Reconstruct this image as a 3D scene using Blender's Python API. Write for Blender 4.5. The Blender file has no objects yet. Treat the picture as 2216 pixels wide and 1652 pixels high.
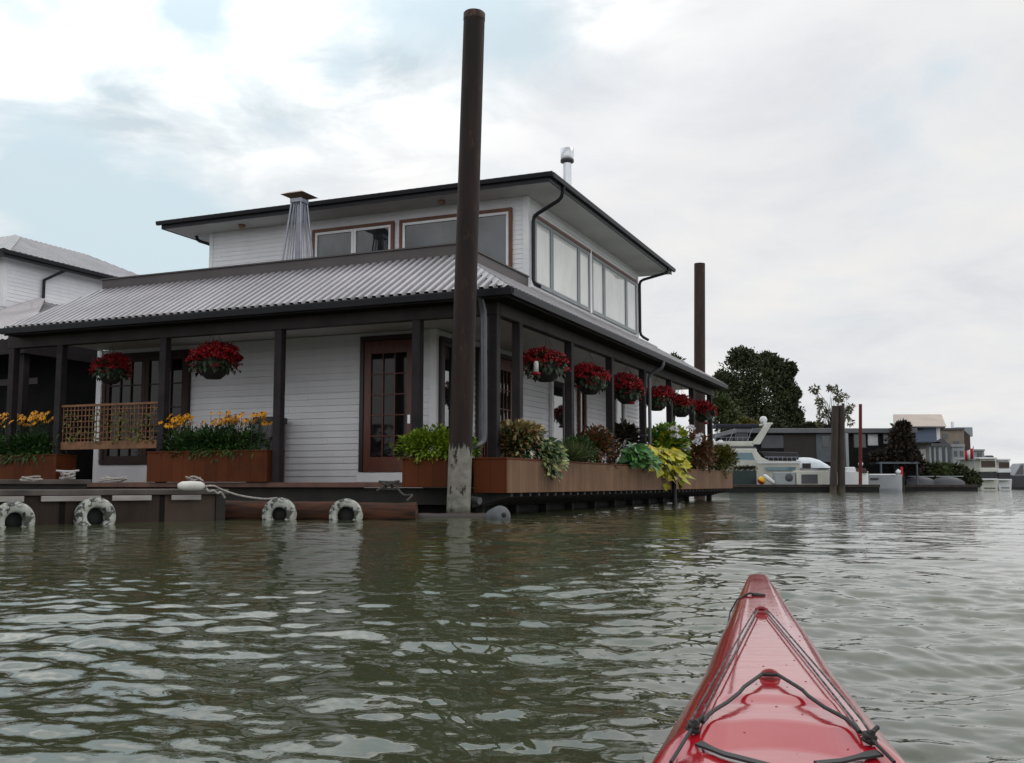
import bpy, math, random
import numpy as np
from mathutils import Vector, Matrix
R = math.radians
C = bpy.context.scene.collection
S = bpy.context.scene
random.seed(7); rng = np.random.default_rng(7)

# ------------------------------------------------------------------ camera, sky, sun, exposure
CAMH, PITCH, FPX = 0.5, R(5.762), 2200.0          # focal length in pixels of a 2216 px wide picture
cam = bpy.data.objects.new('camera', bpy.data.cameras.new('camera')); C.objects.link(cam)
cam.location = (0, 0, CAMH); cam.rotation_euler = (R(90) + PITCH, 0, 0)
cam.data.sensor_width = 36; cam.data.lens = 36 * FPX / 2216.0
cam.data.clip_start = 0.05; cam.data.clip_end = 3000
S.camera = cam
S.view_settings.view_transform = 'Standard'; S.view_settings.look = 'None'
S.view_settings.exposure = 0.0; S.view_settings.gamma = 1.0
S.view_settings.use_curve_mapping = False

SUN_EL, SUN_AZ = R(48), R(62)                     # azimuth clockwise from +Y (the view direction)
sd = Vector((math.sin(SUN_AZ) * math.cos(SUN_EL), math.cos(SUN_AZ) * math.cos(SUN_EL), math.sin(SUN_EL)))
sl = bpy.data.lights.new('sun', 'SUN'); sl.energy = 0.7; sl.angle = R(14); sl.color = (1, .96, .9)
so = bpy.data.objects.new('sun', sl); C.objects.link(so)
so.rotation_euler = (-sd).to_track_quat('-Z', 'Y').to_euler()

class NT:
    """tiny node helper"""
    def __init__(s, tree): s.t = tree; s.n = tree.nodes; s.l = tree.links
    def new(s, typ, **kw):
        n = s.n.new(typ)
        for k, v in kw.items():
            if k.startswith('i_'): n.inputs[k[2:].replace('_', ' ')].default_value = v
            else: setattr(n, k, v)
        return n
    def lk(s, a, b): s.l.new(a, b)
    def math(s, op, a, b=None, c=None, clamp=False):
        n = s.n.new('ShaderNodeMath'); n.operation = op; n.use_clamp = clamp
        for i, v in enumerate((a, b, c)):
            if v is None: continue
            if isinstance(v, (int, float)): n.inputs[i].default_value = v
            else: s.l.new(v, n.inputs[i])
        return n.outputs[0]
    def ramp(s, fac, stops, interp='LINEAR'):
        n = s.n.new('ShaderNodeValToRGB'); n.color_ramp.interpolation = interp
        el = n.color_ramp.elements
        while len(el) < len(stops): el.new(.5)
        for e, (p, c) in zip(el, stops):
            e.position = p; e.color = (c, c, c, 1) if isinstance(c, (int, float)) else (*c, 1)
        s.l.new(fac, n.inputs[0]); return n.outputs[0]
    def mix(s, fac, a, b, blend='MIX'):
        n = s.n.new('ShaderNodeMix'); n.data_type = 'RGBA'; n.blend_type = blend
        for k, v in ((0, fac), (6, a), (7, b)):
            if isinstance(v, (int, float)): n.inputs[k].default_value = v
            elif isinstance(v, tuple): n.inputs[k].default_value = (*v, 1)
            else: s.l.new(v, n.inputs[k])
        return n.outputs[2]
    def noise(s, vec, scale, detail=4, rough=.55, dist=0.0, dims='3D'):
        n = s.n.new('ShaderNodeTexNoise'); n.noise_dimensions = dims
        n.inputs['Scale'].default_value = scale; n.inputs['Detail'].default_value = detail
        n.inputs['Roughness'].default_value = rough; n.inputs['Distortion'].default_value = dist
        if vec is not None: s.l.new(vec, n.inputs['Vector'])
        return n.outputs['Fac']
    def mapping(s, vec, scale=(1, 1, 1), loc=(0, 0, 0), rot=(0, 0, 0)):
        n = s.n.new('ShaderNodeMapping'); n.inputs['Scale'].default_value = scale
        n.inputs['Location'].default_value = loc; n.inputs['Rotation'].default_value = rot
        s.l.new(vec, n.inputs['Vector']); return n.outputs[0]

def dirpx(x, y):
    """unit world direction of a picture point (2216 px frame)"""
    X = x - 1108.0; v = 826.0 - y
    d = Vector((X, FPX * math.cos(PITCH) - v * math.sin(PITCH), FPX * math.sin(PITCH) + v * math.cos(PITCH)))
    return d.normalized()
def at(x, y, Y):
    """world point at depth Y (metres along the view axis on the ground) seen at a picture point"""
    d = dirpx(x, y); return Vector((0, 0, CAMH)) + d * (Y / d.y)

W = bpy.data.worlds.new('World'); S.world = W; W.use_nodes = True
t = NT(W.node_tree); t.n.clear()
tc = t.new('ShaderNodeTexCoord'); g = tc.outputs['Generated']
sep = t.new('ShaderNodeSeparateXYZ'); t.lk(g, sep.inputs[0])
zz = t.math('ADD', t.math('MAXIMUM', sep.outputs[2], 0.0), 0.22)
cmb = t.new('ShaderNodeCombineXYZ')
t.lk(t.math('DIVIDE', sep.outputs[0], zz), cmb.inputs[0]); t.lk(t.math('DIVIDE', sep.outputs[1], zz), cmb.inputs[1])
pv = cmb.outputs[0]
n1 = t.noise(t.mapping(pv, (1, 1, 1), (3.1, 1.7, 0)), 1.7, 9, .56, .35)
n2 = t.noise(t.mapping(pv, (1, 1, 1), (9.3, 4.2, 2)), 5.0, 7, .6, .2)
holes = None
for (x, y, rad, amt) in ((90, 420, .16, .17), (330, 420, .12, .15), (1010, 60, .11, .30), (735, 165, .04, .34), (420, 15, .05, .18), (600, 290, .06, .10), (250, 540, .12, .12),
                         (1150, 90, .06, .16), (2140, 60, .10, .06), (1480, 235, .07, .05), (60, 320, .07, .12), (430, 210, .06, .10), (640, 300, .06, .14), (860, 270, .05, .10), (870, 70, .06, .14), (1300, 120, .06, .10), (450, 20, .06, .16), (560, 250, .05, .08), (380, 520, .07, .10), (200, 60, .05, .10), (520, 110, .2, -.15), (560, 370, .1, -.10), (900, 230, .12, -.08), (1750, 480, .42, -.16), (280, 325, .05, -.12), (80, 100, .12, -.10), (270, 460, .05, -.12)):
    d = dirpx(x, y)
    vm = t.new('ShaderNodeVectorMath', operation='DISTANCE'); t.lk(g, vm.inputs[0]); vm.inputs[1].default_value = d
    mr = t.new('ShaderNodeMapRange', interpolation_type='SMOOTHSTEP'); t.lk(vm.outputs['Value'], mr.inputs[0])
    mr.inputs[1].default_value = 0; mr.inputs[2].default_value = rad * 1.3; mr.inputs[3].default_value = amt * (1.18 if amt > 0 else .85); mr.inputs[4].default_value = 0
    holes = mr.outputs[0] if holes is None else t.math('ADD', holes, mr.outputs[0])
dens = t.math('SUBTRACT', t.math('SUBTRACT', t.math('ADD', t.math('MULTIPLY', n1, .95), t.math('MULTIPLY', n2, .42)), holes), .19)
cover = t.ramp(dens, [(.22, .02), (.34, .35), (.46, .85), (.58, 1.0)])
shade = t.ramp(t.noise(t.mapping(pv, (1, 1, 1), (5.5, .4, 7)), 2.4, 8, .6, .3), [(.32, (.83, .85, .89)), (.48, (.93, .935, .955)), (.64, (1.0, .99, .98))])
# brighter where the veiled sun lights the clouds ahead and to the left, duller low on the right; unseen sky behind the viewer raised to brighten the walls
glow = t.new('ShaderNodeVectorMath', operation='DOT_PRODUCT'); t.lk(g, glow.inputs[0]); glow.inputs[1].default_value = Vector((-.30, .49, .82)).normalized()
gl = t.ramp(glow.outputs['Value'], [(.0, .70), (.17, .62), (.33, .425), (.56, .435), (.66, .45), (.73, .51), (.79, .64), (.84, .82), (.92, 1.0), (1.0, 1.3)])
billow = t.ramp(t.noise(t.mapping(pv, (1, 1, 1), (2.2, 6.4, 3)), 3.6, 8, .58, .4), [(.34, (.46, .53, .57)), (.47, (.68, .72, .74)), (.60, (1.0, .99, .97))])
shade = t.mix(t.ramp(glow.outputs['Value'], [(.70, 0.0), (.80, 1.0)]), shade, billow)
cloudcol = t.mix(1.0, shade, gl, 'MULTIPLY')
bgc = t.new('ShaderNodeBackground'); t.lk(cloudcol, bgc.inputs[0]); bgc.inputs[1].default_value = 2.0
sky = t.new('ShaderNodeTexSky', sky_type='NISHITA', sun_disc=False, sun_elevation=SUN_EL, sun_rotation=SUN_AZ)
sky.air_density = 1.0; sky.dust_density = 1.5
hz = t.mix(.62, sky.outputs[0], (8.0, 9.3, 9.4))
hz = t.mix(1.0, hz, t.ramp(glow.outputs['Value'], [(.6, .95), (.78, 1.06), (.86, 1.3)]), 'MULTIPLY')
bgs = t.new('ShaderNodeBackground'); t.lk(hz, bgs.inputs[0]); bgs.inputs[1].default_value = 0.105
ms = t.new('ShaderNodeMixShader'); t.lk(cover, ms.inputs[0]); t.lk(bgs.outputs[0], ms.inputs[1]); t.lk(bgc.outputs[0], ms.inputs[2])
ow = t.new('ShaderNodeOutputWorld'); t.lk(ms.outputs[0], ow.inputs[0])

# ------------------------------------------------------------------ materials
M = {}
def pm(name, c1, c2=None, scale=3.0, rough=.6, metal=0.0, spec=.5, bump=0.0, bscale=20.0, stretch=(1, 1, 1), lo=.35, hi=.65, coat=0.0, island=0.0, detail=5):
    m = bpy.data.materials.new(name); m.use_nodes = True; k = NT(m.node_tree)
    b = k.n['Principled BSDF']; b.inputs['Roughness'].default_value = rough; b.inputs['Metallic'].default_value = metal
    b.inputs['Specular IOR Level'].default_value = spec; b.inputs['Coat Weight'].default_value = coat
    tcn = k.new('ShaderNodeTexCoord'); v = k.mapping(tcn.outputs['Object'], stretch)
    if c2 is None: c2 = tuple(x * .8 for x in c1)
    f = k.ramp(k.noise(v, scale, detail), [(lo, 0.0), (hi, 1.0)])
    col = k.mix(f, c1, c2)
    if island:
        gn = k.new('ShaderNodeNewGeometry')
        vv = k.math('MULTIPLY_ADD', gn.outputs['Random Per Island'], 2 * island, 1 - island)
        col = k.mix(1.0, col, vv, 'MULTIPLY')
    k.lk(col, b.inputs['Base Color'])
    if bump:
        bn = k.new('ShaderNodeBump', i_Strength=.6, i_Distance=bump); k.lk(k.noise(v, bscale, 4), bn.inputs['Height']); k.lk(bn.outputs[0], b.inputs['Normal'])
    M[name] = m; return m
def leafmat(name, cols, rough=.5, spec=.3):
    """leaves: each leaf (mesh island) takes its own colour out of a small range"""
    m = bpy.data.materials.new(name); m.use_nodes = True; k = NT(m.node_tree); b = k.n['Principled BSDF']
    b.inputs['Roughness'].default_value = rough; b.inputs['Specular IOR Level'].default_value = spec
    gn = k.new('ShaderNodeNewGeometry')
    n = len(cols); st = [(i / max(1, n - 1), c) for i, c in enumerate(cols)]
    col = k.ramp(gn.outputs['Random Per Island'], st)
    tcn = k.new('ShaderNodeTexCoord')
    v = k.ramp(k.noise(tcn.outputs['Object'], 2.5, 3), [(.3, .65), (.7, 1.25)])
    k.lk(k.mix(1.0, col, v, 'MULTIPLY'), b.inputs['Base Color'])
    M[name] = m; return m

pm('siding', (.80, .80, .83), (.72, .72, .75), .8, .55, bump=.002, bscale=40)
pm('white_trim', (.80, .80, .81), (.72, .72, .74), 2, .5)
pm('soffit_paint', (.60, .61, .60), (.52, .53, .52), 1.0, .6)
pm('porch_timber', (.027, .022, .024), (.016, .014, .015), 3, .7, spec=.2, stretch=(1, 1, 1), bump=.002)
pm('beam_timber', (.036, .029, .029), (.022, .018, .018), 2.5, .7, spec=.25, bump=.002)
pm('gutter_metal', (.014, .014, .019), (.010, .010, .014), 4, .5, spec=.3)
pm('spout_metal', (.075, .078, .09), (.05, .052, .06), 3, .35, spec=.6)
pm('roof_metal', (.37, .35, .37), (.26, .25, .265), .7, .42, metal=.35, spec=.5, detail=8)
pm('roof_pan_shade', (.15, .143, .148), (.10, .095, .098), 1.2, .55)  # flat pans darker than the ribs: shade between ribs put into the colour
pm('roof_edge', (.30, .29, .30), (.2, .2, .21), 2, .45, metal=.3)
pm('parapet_board', (.075, .064, .062), (.055, .047, .046), 1.5, .55)
pm('door_wood', (.13, .032, .014), (.075, .018, .009), 6, .4, stretch=(6, 6, .6), bump=.001)
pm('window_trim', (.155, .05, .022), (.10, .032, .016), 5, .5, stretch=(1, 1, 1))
pm('dark_trim', (.024, .014, .012), (.015, .010, .009), 5, .45)
pm('planter_red', (.120, .034, .013), (.060, .017, .009), 5, .55, stretch=(1, 1, 1), bump=.002)
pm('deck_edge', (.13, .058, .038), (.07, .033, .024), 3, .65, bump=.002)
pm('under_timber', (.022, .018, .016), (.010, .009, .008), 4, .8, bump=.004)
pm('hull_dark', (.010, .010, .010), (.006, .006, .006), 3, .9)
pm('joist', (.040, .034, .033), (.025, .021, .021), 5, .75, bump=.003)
pm('flue_metal', (.62, .64, .67), (.5, .51, .54), 4, .3, metal=.85)
pm('flue_dark', (.05, .05, .055), None, 4, .4)
pm('heater_metal', (.30, .31, .36), (.22, .23, .27), 4, .35, metal=.6)
pm('heater_copper', (.22, .13, .09), (.15, .09, .07), 4, .5, metal=.3)
pm('lamp_copper', (.34, .20, .14), (.25, .15, .11), 4, .5)
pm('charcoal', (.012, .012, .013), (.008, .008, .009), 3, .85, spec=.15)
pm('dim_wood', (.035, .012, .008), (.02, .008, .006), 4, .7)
pm('blind_white', (.62, .62, .60), (.50, .50, .49), 3, .7)
pm('box_grey', (.12, .12, .125), (.09, .09, .095), 3, .5)
pm('box_lid', (.03, .03, .033), None, 3, .5)
pm('lattice_wood', (.21, .092, .036), (.13, .055, .022), 6, .6, bump=.001)
m = M['siding']; k = NT(m.node_tree); b = k.n['Principled BSDF']; src = b.inputs['Base Color'].links[0].from_socket
tcn = k.new('ShaderNodeTexCoord'); o = tcn.outputs['Object']
drip = k.ramp(k.noise(k.mapping(o, (2.5, 2.5, .5)), 1.3, 6, .6), [(.5, 1.0), (.8, .93)]); sp_ = k.new('ShaderNodeSeparateXYZ'); k.lk(o, sp_.inputs[0])
jt = k.new('ShaderNodeTexWhiteNoise', noise_dimensions='1D'); k.lk(k.math('FLOOR', k.math('DIVIDE', sp_.outputs[2], .13)), jt.inputs['W'])
jf = k.math('FRACT', k.math('ADD', k.math('DIVIDE', k.math('ADD', sp_.outputs[0], sp_.outputs[1]), 3.6), jt.outputs['Value'])); jl = k.math('LESS_THAN', jf, .0016)
col = k.mix(1.0, src, drip, 'MULTIPLY'); col = k.mix(jl, col, (.5, .5, .52)); brd = k.math('MULTIPLY_ADD', jt.outputs['Value'], .08, .95); k.lk(k.mix(1.0, col, brd, 'MULTIPLY'), b.inputs['Base Color'])
m = M['roof_metal']; k = NT(m.node_tree); b = k.n['Principled BSDF']; src = b.inputs['Base Color'].links[0].from_socket
tcn = k.new('ShaderNodeTexCoord'); o = tcn.outputs['Object']
st_ = k.ramp(k.noise(k.mapping(o, (2.2, 2.2, .6)), 1.5, 7, .7), [(.42, 1.04), (.74, .82)]); k.lk(k.mix(1.0, src, st_, 'MULTIPLY'), b.inputs['Base Color'])
def siding_white(): return M['siding']

def glassmat(name, base, rough=.03, ior=1.5, spec=.5, tint=(1, 1, 1), var=0.0):
    """pane with whatever hangs close behind it: reflective coat over a blind or a dark room"""
    m = bpy.data.materials.new(name); m.use_nodes = True; k = NT(m.node_tree); b = k.n['Principled BSDF']
    b.inputs['Roughness'].default_value = rough; b.inputs['IOR'].default_value = ior; b.inputs['Specular IOR Level'].default_value = spec
    tcn = k.new('ShaderNodeTexCoord')
    f = k.ramp(k.noise(k.mapping(tcn.outputs['Object'], (1, 1, .6)), 1.3, 3), [(.35, 1 - var), (.65, 1 + var)])
    k.lk(k.mix(1.0, tuple(base), f, 'MULTIPLY'), b.inputs['Base Color'])
    bn = k.new('ShaderNodeBump', i_Strength=.25, i_Distance=.01); k.lk(k.noise(tcn.outputs['Object'], 1.1, 1), bn.inputs['Height']); k.lk(bn.outputs[0], b.inputs['Normal'])
    M[name] = m
glassmat('pane_dark', (.030, .036, .042), .03, 1.55, .7, var=.85)
glassmat('pane_pale', (.60, .61, .59), .05, 1.55, .7, var=.10)
pm('sash_grey', (.20, .225, .24), (.16, .18, .19), 2, .45)
glassmat('pane_door', (.010, .009, .010), .05, 1.4, .35, var=.5)
glassmat('pane_porch', (.012, .012, .013), .02, 1.7, .8, var=.4)
glassmat('pane_room', (.010, .009, .009), .04, 1.4, .35, var=.5)

# plank patterned planter sides
def plankmat(name, c1, c2, axis, pitch, rough=.7, gd=.45):
    m = bpy.data.materials.new(name); m.use_nodes = True; k = NT(m.node_tree); b = k.n['Principled BSDF']; b.inputs['Roughness'].default_value = rough
    b.inputs['Specular IOR Level'].default_value = .12
    tcn = k.new('ShaderNodeTexCoord'); s = k.new('ShaderNodeSeparateXYZ'); k.lk(tcn.outputs['Object'], s.inputs[0])
    a = s.outputs[axis]; q = k.math('DIVIDE', a, pitch); cell = k.math('FLOOR', q); fr = k.math('FRACT', q)
    wn = k.new('ShaderNodeTexWhiteNoise', noise_dimensions='1D'); k.lk(cell, wn.inputs['W'])
    st = [1, 1, 1]; 
    grain = k.noise(k.mapping(tcn.outputs['Object'], (30 if axis == 0 else 1, 30 if axis == 1 else 1, 1.2 if axis != 2 else 25)), 1.6, 5)
    f = k.math('ADD', k.math('MULTIPLY', wn.outputs['Value'], .55), k.math('MULTIPLY', grain, .55), clamp=True)
    col = k.mix(f, c1, c2)
    groove = k.math('LESS_THAN', k.math('ABSOLUTE', k.math('SUBTRACT', fr, .5)), .47)
    col = k.mix(groove, tuple(x * gd for x in c2), col)
    stain = k.ramp(k.noise(k.mapping(tcn.outputs['Object'], (.7, .7, .5)), 1.7, 6, .65), [(.42, 1.05), (.60, .82), (.78, .50)])
    k.lk(k.mix(1.0, col, stain, 'MULTIPLY'), b.inputs['Base Color'])
    M[name] = m
plankmat('planter_tan', (.20, .118, .070), (.135, .076, .045), 1, .14, .7, .62)
plankmat('planter_stain', (.115, .031, .009), (.080, .021, .007), 0, .26, .6, .8)
plankmat('dock_side', (.085, .062, .048), (.028, .022, .018), 0, 1.3, .9)
plankmat('dock_plank', (.11, .092, .082), (.06, .05, .045), 0, .16, .85)

leafmat('leaf_dark', [(.014, .034, .011), (.034, .066, .018), (.022, .050, .013)])
leafmat('basket_leaf', [(.010, .022, .010), (.022, .040, .014), (.014, .028, .011)])
leafmat('leaf_mid', [(.025, .070, .015), (.06, .13, .025), (.035, .09, .02)])
leafmat('leaf_lime', [(.09, .16, .012), (.22, .30, .02), (.14, .22, .015)])
leafmat('leaf_yellow', [(.22, .26, .012), (.46, .40, .02), (.30, .30, .016)])
leafmat('leaf_gold', [(.40, .30, .01), (.55, .42, .015)])
leafmat('leaf_hosta', [(.03, .11, .03), (.08, .21, .04), (.05, .16, .05)])
leafmat('leaf_rust', [(.10, .035, .012), (.20, .075, .025), (.05, .03, .010)])
leafmat('leaf_olive', [(.07, .075, .012), (.13, .11, .018), (.05, .07, .012)])
leafmat('leaf_cream', [(.34, .30, .13), (.10, .14, .05), (.28, .15, .06), (.42, .38, .2)])
leafmat('leaf_variegated', [(.02, .055, .018), (.07, .13, .04), (.38, .40, .16), (.02, .05, .02)])
leafmat('leaf_grass', [(.06, .085, .02), (.035, .06, .012), (.10, .11, .03)])
leafmat('petal_red', [(.30, .003, .010), (.13, .002, .006), (.40, .006, .012)], .55)
leafmat('petal_yellow', [(.72, .30, .006), (.60, .22, .005), (.78, .38, .010)], .55)
leafmat('petal_white', [(.75, .74, .76), (.65, .62, .66)], .6)
leafmat('tree_dark', [(.026, .034, .014), (.076, .082, .034), (.044, .054, .022), (.022, .030, .013)], .6)
leafmat('tree_mid', [(.035, .052, .014), (.06, .075, .02), (.045, .06, .016)], .6)
leafmat('tree_thin', [(.12, .12, .07), (.19, .175, .10), (.09, .09, .05)], .6)
leafmat('tree_purple', [(.020, .014, .011), (.032, .021, .014), (.014, .012, .009)], .6)
pm('bark', (.05, .042, .035), (.03, .025, .02), 6, .9, bump=.01)
pm('pot_dark', (.012, .012, .012), (.02, .018, .016), 6, .8)
pm('wire', (.03, .03, .03), None, 3, .5)
pm('seed_brown', (.03, .016, .008), None, 20, .9)
pm('soil', (.02, .014, .01), (.012, .009, .007), 20, .95, bump=.01)

# ------------------------------------------------------------------ mesh helpers
class MB:
    def __init__(s): s.v = []; s.f = []; s.mi = []; s.sm = []
    def add(s, vs, fs, mi=0, smooth=False):
        o = len(s.v); s.v += [tuple(v) for v in vs]; s.f += [tuple(i + o for i in f) for f in fs]
        s.mi += [mi] * len(fs); s.sm += [smooth] * len(fs); return s
    def box(s, x0, x1, y0, y1, z0, z1, mi=0):
        if x0 > x1: x0, x1 = x1, x0
        if y0 > y1: y0, y1 = y1, y0
        if z0 > z1: z0, z1 = z1, z0
        v = [(x0, y0, z0), (x1, y0, z0), (x1, y1, z0), (x0, y1, z0), (x0, y0, z1), (x1, y0, z1), (x1, y1, z1), (x0, y1, z1)]
        return s.add(v, [(0, 3, 2, 1), (4, 5, 6, 7), (0, 1, 5, 4), (1, 2, 6, 5), (2, 3, 7, 6), (3, 0, 4, 7)], mi)
    def prism(s, pts, depth, mi=0):
        """closed outline pts (3-D, planar) pushed along vector depth"""
        n = len(pts); d = Vector(depth); a = [Vector(p) for p in pts]; b = [p + d for p in a]
        return s.add(a + b, [tuple(range(n)), tuple(range(2 * n - 1, n - 1, -1))] + [((i + 1) % n, i, n + i, n + (i + 1) % n) for i in range(n)], mi)
    def tube(s, pts, rad, seg=8, mi=0, cap=True, smooth=True):
        pts = [Vector(p) for p in pts]; n = len(pts)
        rad = [rad] * n if isinstance(rad, (int, float)) else rad
        vs = []; prev = None
        for i, p in enumerate(pts):
            d = (pts[min(i + 1, n - 1)] - pts[max(i - 1, 0)]).normalized()
            if prev is None:
                prev = d.orthogonal().normalized()
            a = (prev - d * prev.dot(d)).normalized(); prev = a; b = d.cross(a)
            for j in range(seg):
                th = 2 * math.pi * j / seg; vs.append(p + (a * math.cos(th) + b * math.sin(th)) * rad[i])
        fs = [(i * seg + j, i * seg + (j + 1) % seg, (i + 1) * seg + (j + 1) % seg, (i + 1) * seg + j) for i in range(n - 1) for j in range(seg)]
        s.add(vs, fs, mi, smooth)
        if cap: s.add(vs[:seg], [tuple(range(seg - 1, -1, -1))], mi); s.add(vs[-seg:], [tuple(range(seg))], mi)
        return s
    def lathe(s, prof, seg=20, c=(0, 0, 0), axis='z', mi=0, smooth=True):
        vs = []
        for (r, h) in prof:
            for j in range(seg):
                th = 2 * math.pi * j / seg; x, y = r * math.cos(th), r * math.sin(th)
                p = {'z': (x, y, h), 'y': (x, h, y), 'x': (h, x, y)}[axis]
                vs.append((p[0] + c[0], p[1] + c[1], p[2] + c[2]))
        n = len(prof)
        return s.add(vs, [(i * seg + j, i * seg + (j + 1) % seg, (i + 1) * seg + (j + 1) % seg, (i + 1) * seg + j) for i in range(n - 1) for j in range(seg)], mi, smooth)
    def leaf(s, p, d, n, L, Wd, mi=0, fold=.18, droop=.0):
        """one folded pointed leaf as its own island"""
        d = d.normalized(); sdv = d.cross(n)
        if sdv.length < 1e-4: sdv = d.orthogonal()
        sdv.normalize(); up = sdv.cross(d)
        m = p + d * L * .5 - up * droop * L * .3; e = p + d * L - up * droop * L
        l = m + sdv * Wd * .5 + up * fold * Wd; r = m - sdv * Wd * .5 + up * fold * Wd
        return s.add([p, l, e, r, m], [(0, 4, 1), (4, 2, 1), (0, 3, 4), (4, 3, 2)], mi)
    def build(s, name, mat, parent=None, bevel=0.0, loc=None):
        me = bpy.data.meshes.new(name); me.from_pydata(s.v, [], s.f)
        mats = mat if isinstance(mat, (list, tuple)) else [mat]
        for m in mats: me.materials.append(M[m] if isinstance(m, str) else m)
        me.polygons.foreach_set('material_index', s.mi); me.polygons.foreach_set('use_smooth', s.sm)
        me.update()
        o = bpy.data.objects.new(name, me); C.objects.link(o)
        if parent: o.parent = parent
        if loc is not None: o.location = loc
        if bevel:
            b = o.modifiers.new('bevel', 'BEVEL'); b.width = bevel; b.segments = 1; b.limit_method = 'ANGLE'; b.angle_limit = R(50)
        return o
def tag(o, label=None, cat=None, group=None, kind=None):
    if label: o['label'] = label
    if cat: o['category'] = cat
    if group: o['group'] = group
    if kind: o['kind'] = kind
    return o
def thing(name, label, cat, loc=(0, 0, 0), rz=0.0, group=None):
    o = bpy.data.objects.new(name, None); C.objects.link(o); o.location = loc; o.rotation_euler = (0, 0, rz); o.empty_display_size = .2
    return tag(o, label, cat, group)
def copy_tree(o, parent=None):
    c = o.copy(); C.objects.link(c)
    if parent: c.parent = parent
    for ch in [x for x in bpy.data.objects if x.parent == o]: copy_tree(ch, c)
    return c
def rv(s=1.0): return Vector((random.gauss(0, 1), random.gauss(0, 1), random.gauss(0, 1))).normalized() * s
U = random.uniform

# ------------------------------------------------------------------ water (structure)
def water():
    r1 = 900.0
    ang = np.concatenate([np.linspace(-R(34), R(34), 900), np.linspace(R(34), R(326), 140)[1:-1]])
    rr = [.4]
    while rr[-1] < r1: rr.append(rr[-1] * (1 + (.012 if rr[-1] < 1.1 else .0042 if rr[-1] < 5 else min(.012, .0042 * rr[-1] / 5))))
    rr = np.array(rr); rows = len(rr)
    ncol = len(ang); Rr, Aa = np.meshgrid(rr, ang, indexing='ij')
    X = Rr * np.sin(Aa); Y = Rr * np.cos(Aa)
    dr = np.gradient(rr)[:, None] * np.ones_like(Rr)
    g2 = np.random.default_rng(21)
    wx = .35 * np.sin(X * .9 + .6 * Y + 1.0) + .25 * np.sin(-.7 * X + 1.3 * Y) + .12 * np.sin(2.3 * X + 1.9 * Y + 2)
    wy = .30 * np.sin(.8 * X - .7 * Y + 2.0) + .22 * np.sin(1.4 * X + .5 * Y) + .12 * np.sin(-2.1 * X + 2.6 * Y)
    amp = .75 + .35 * np.sin(.23 * X + .31 * Y + .5) * np.sin(.37 * X - .19 * Y + 1.2) + .25 * np.sin(.9 * X + .8 * Y) * np.sin(1.1 * X - .6 * Y)
    Z = np.zeros_like(X); front = (np.abs(Aa) < R(34.1)) | (np.abs(Aa) > R(325.9))
    for i in range(96):
        lam = float(np.exp(g2.uniform(math.log(.055), math.log(2.2)))); th = g2.normal(R(205), R(42))
        k = 2 * math.pi / lam; slope = (.019 if lam < .12 else .024 if lam < .28 else .0165 if lam < .5 else .012 if lam < 1.0 else .007) * g2.uniform(.6, 1.3)
        a = slope / k; ph = g2.uniform(0, 6.28)
        att = np.clip((lam / dr - 2.2) / 2.5, 0, 1) * np.where(front, 1, np.clip((lam / (Rr * .035) - 2.2) / 2.5, 0, 1))
        P = k * ((X + wx * min(1, lam * 1.3)) * math.sin(th) + (Y + wy * min(1, lam * 1.3)) * math.cos(th)) + ph
        Z += att * a * (np.sin(P) + .22 * np.cos(2 * P))
    Z *= np.clip(amp, .25, 1.6)
    co = np.stack([X, Y, Z], -1).reshape(-1, 3).astype(np.float32)
    i0 = np.arange(rows - 1)[:, None] * ncol; j0 = np.arange(ncol)[None, :]; j1 = (j0 + 1) % ncol
    f = np.stack([i0 + j0, i0 + ncol + j0, i0 + ncol + j1, i0 + j1], -1).reshape(-1).astype(np.int32)
    nf = len(f) // 4; me = bpy.data.meshes.new('water'); me.vertices.add(len(co)); me.vertices.foreach_set('co', co.ravel())
    me.loops.add(len(f)); me.loops.foreach_set('vertex_index', f); me.polygons.add(nf)
    me.polygons.foreach_set('loop_start', np.arange(nf, dtype=np.int32) * 4); me.polygons.foreach_set('loop_total', np.full(nf, 4, np.int32))
    me.polygons.foreach_set('use_smooth', np.ones(nf, bool)); me.update(calc_edges=True); me.validate()
    m = bpy.data.materials.new('river_water'); m.use_nodes = True; k = NT(m.node_tree); b = k.n['Principled BSDF']
    tcn = k.new('ShaderNodeTexCoord'); o = tcn.outputs['Object']
    mud = k.ramp(k.noise(o, .25, 4), [(.3, (.040, .048, .024)), (.7, (.054, .063, .033))]); k.lk(mud, b.inputs['Base Color'])
    b.inputs['Roughness'].default_value = .03; b.inputs['IOR'].default_value = 1.58
    v = k.mapping(o, (1.0, 1.35, 1.0), rot=(0, 0, R(-20)))
    h1 = k.noise(v, 2.6, 3, .5, .8); h2 = k.noise(v, 9.0, 4, .55, .6)
    # the mesh carries the ripples near the dock and kayak; farther out, where its faces grow long, the bump takes over
    ln = k.new('ShaderNodeVectorMath', operation='LENGTH'); k.lk(o, ln.inputs[0])
    far_ = k.ramp(k.math('DIVIDE', ln.outputs['Value'], 60.0), [(.05, .05), (.16, .30), (.45, .9), (1.0, 1.0)])
    b1 = k.new('ShaderNodeBump', i_Distance=.042); k.lk(h1, b1.inputs['Height']); k.lk(far_, b1.inputs['Strength'])
    b2 = k.new('ShaderNodeBump', i_Strength=1.0, i_Distance=.0012); k.lk(h2, b2.inputs['Height']); k.lk(b1.outputs[0], b2.inputs['Normal'])
    k.lk(b2.outputs[0], b.inputs['Normal'])
    me.materials.append(m)
    ob = bpy.data.objects.new('water', me); C.objects.link(ob); tag(ob, kind='structure')
water()

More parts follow.
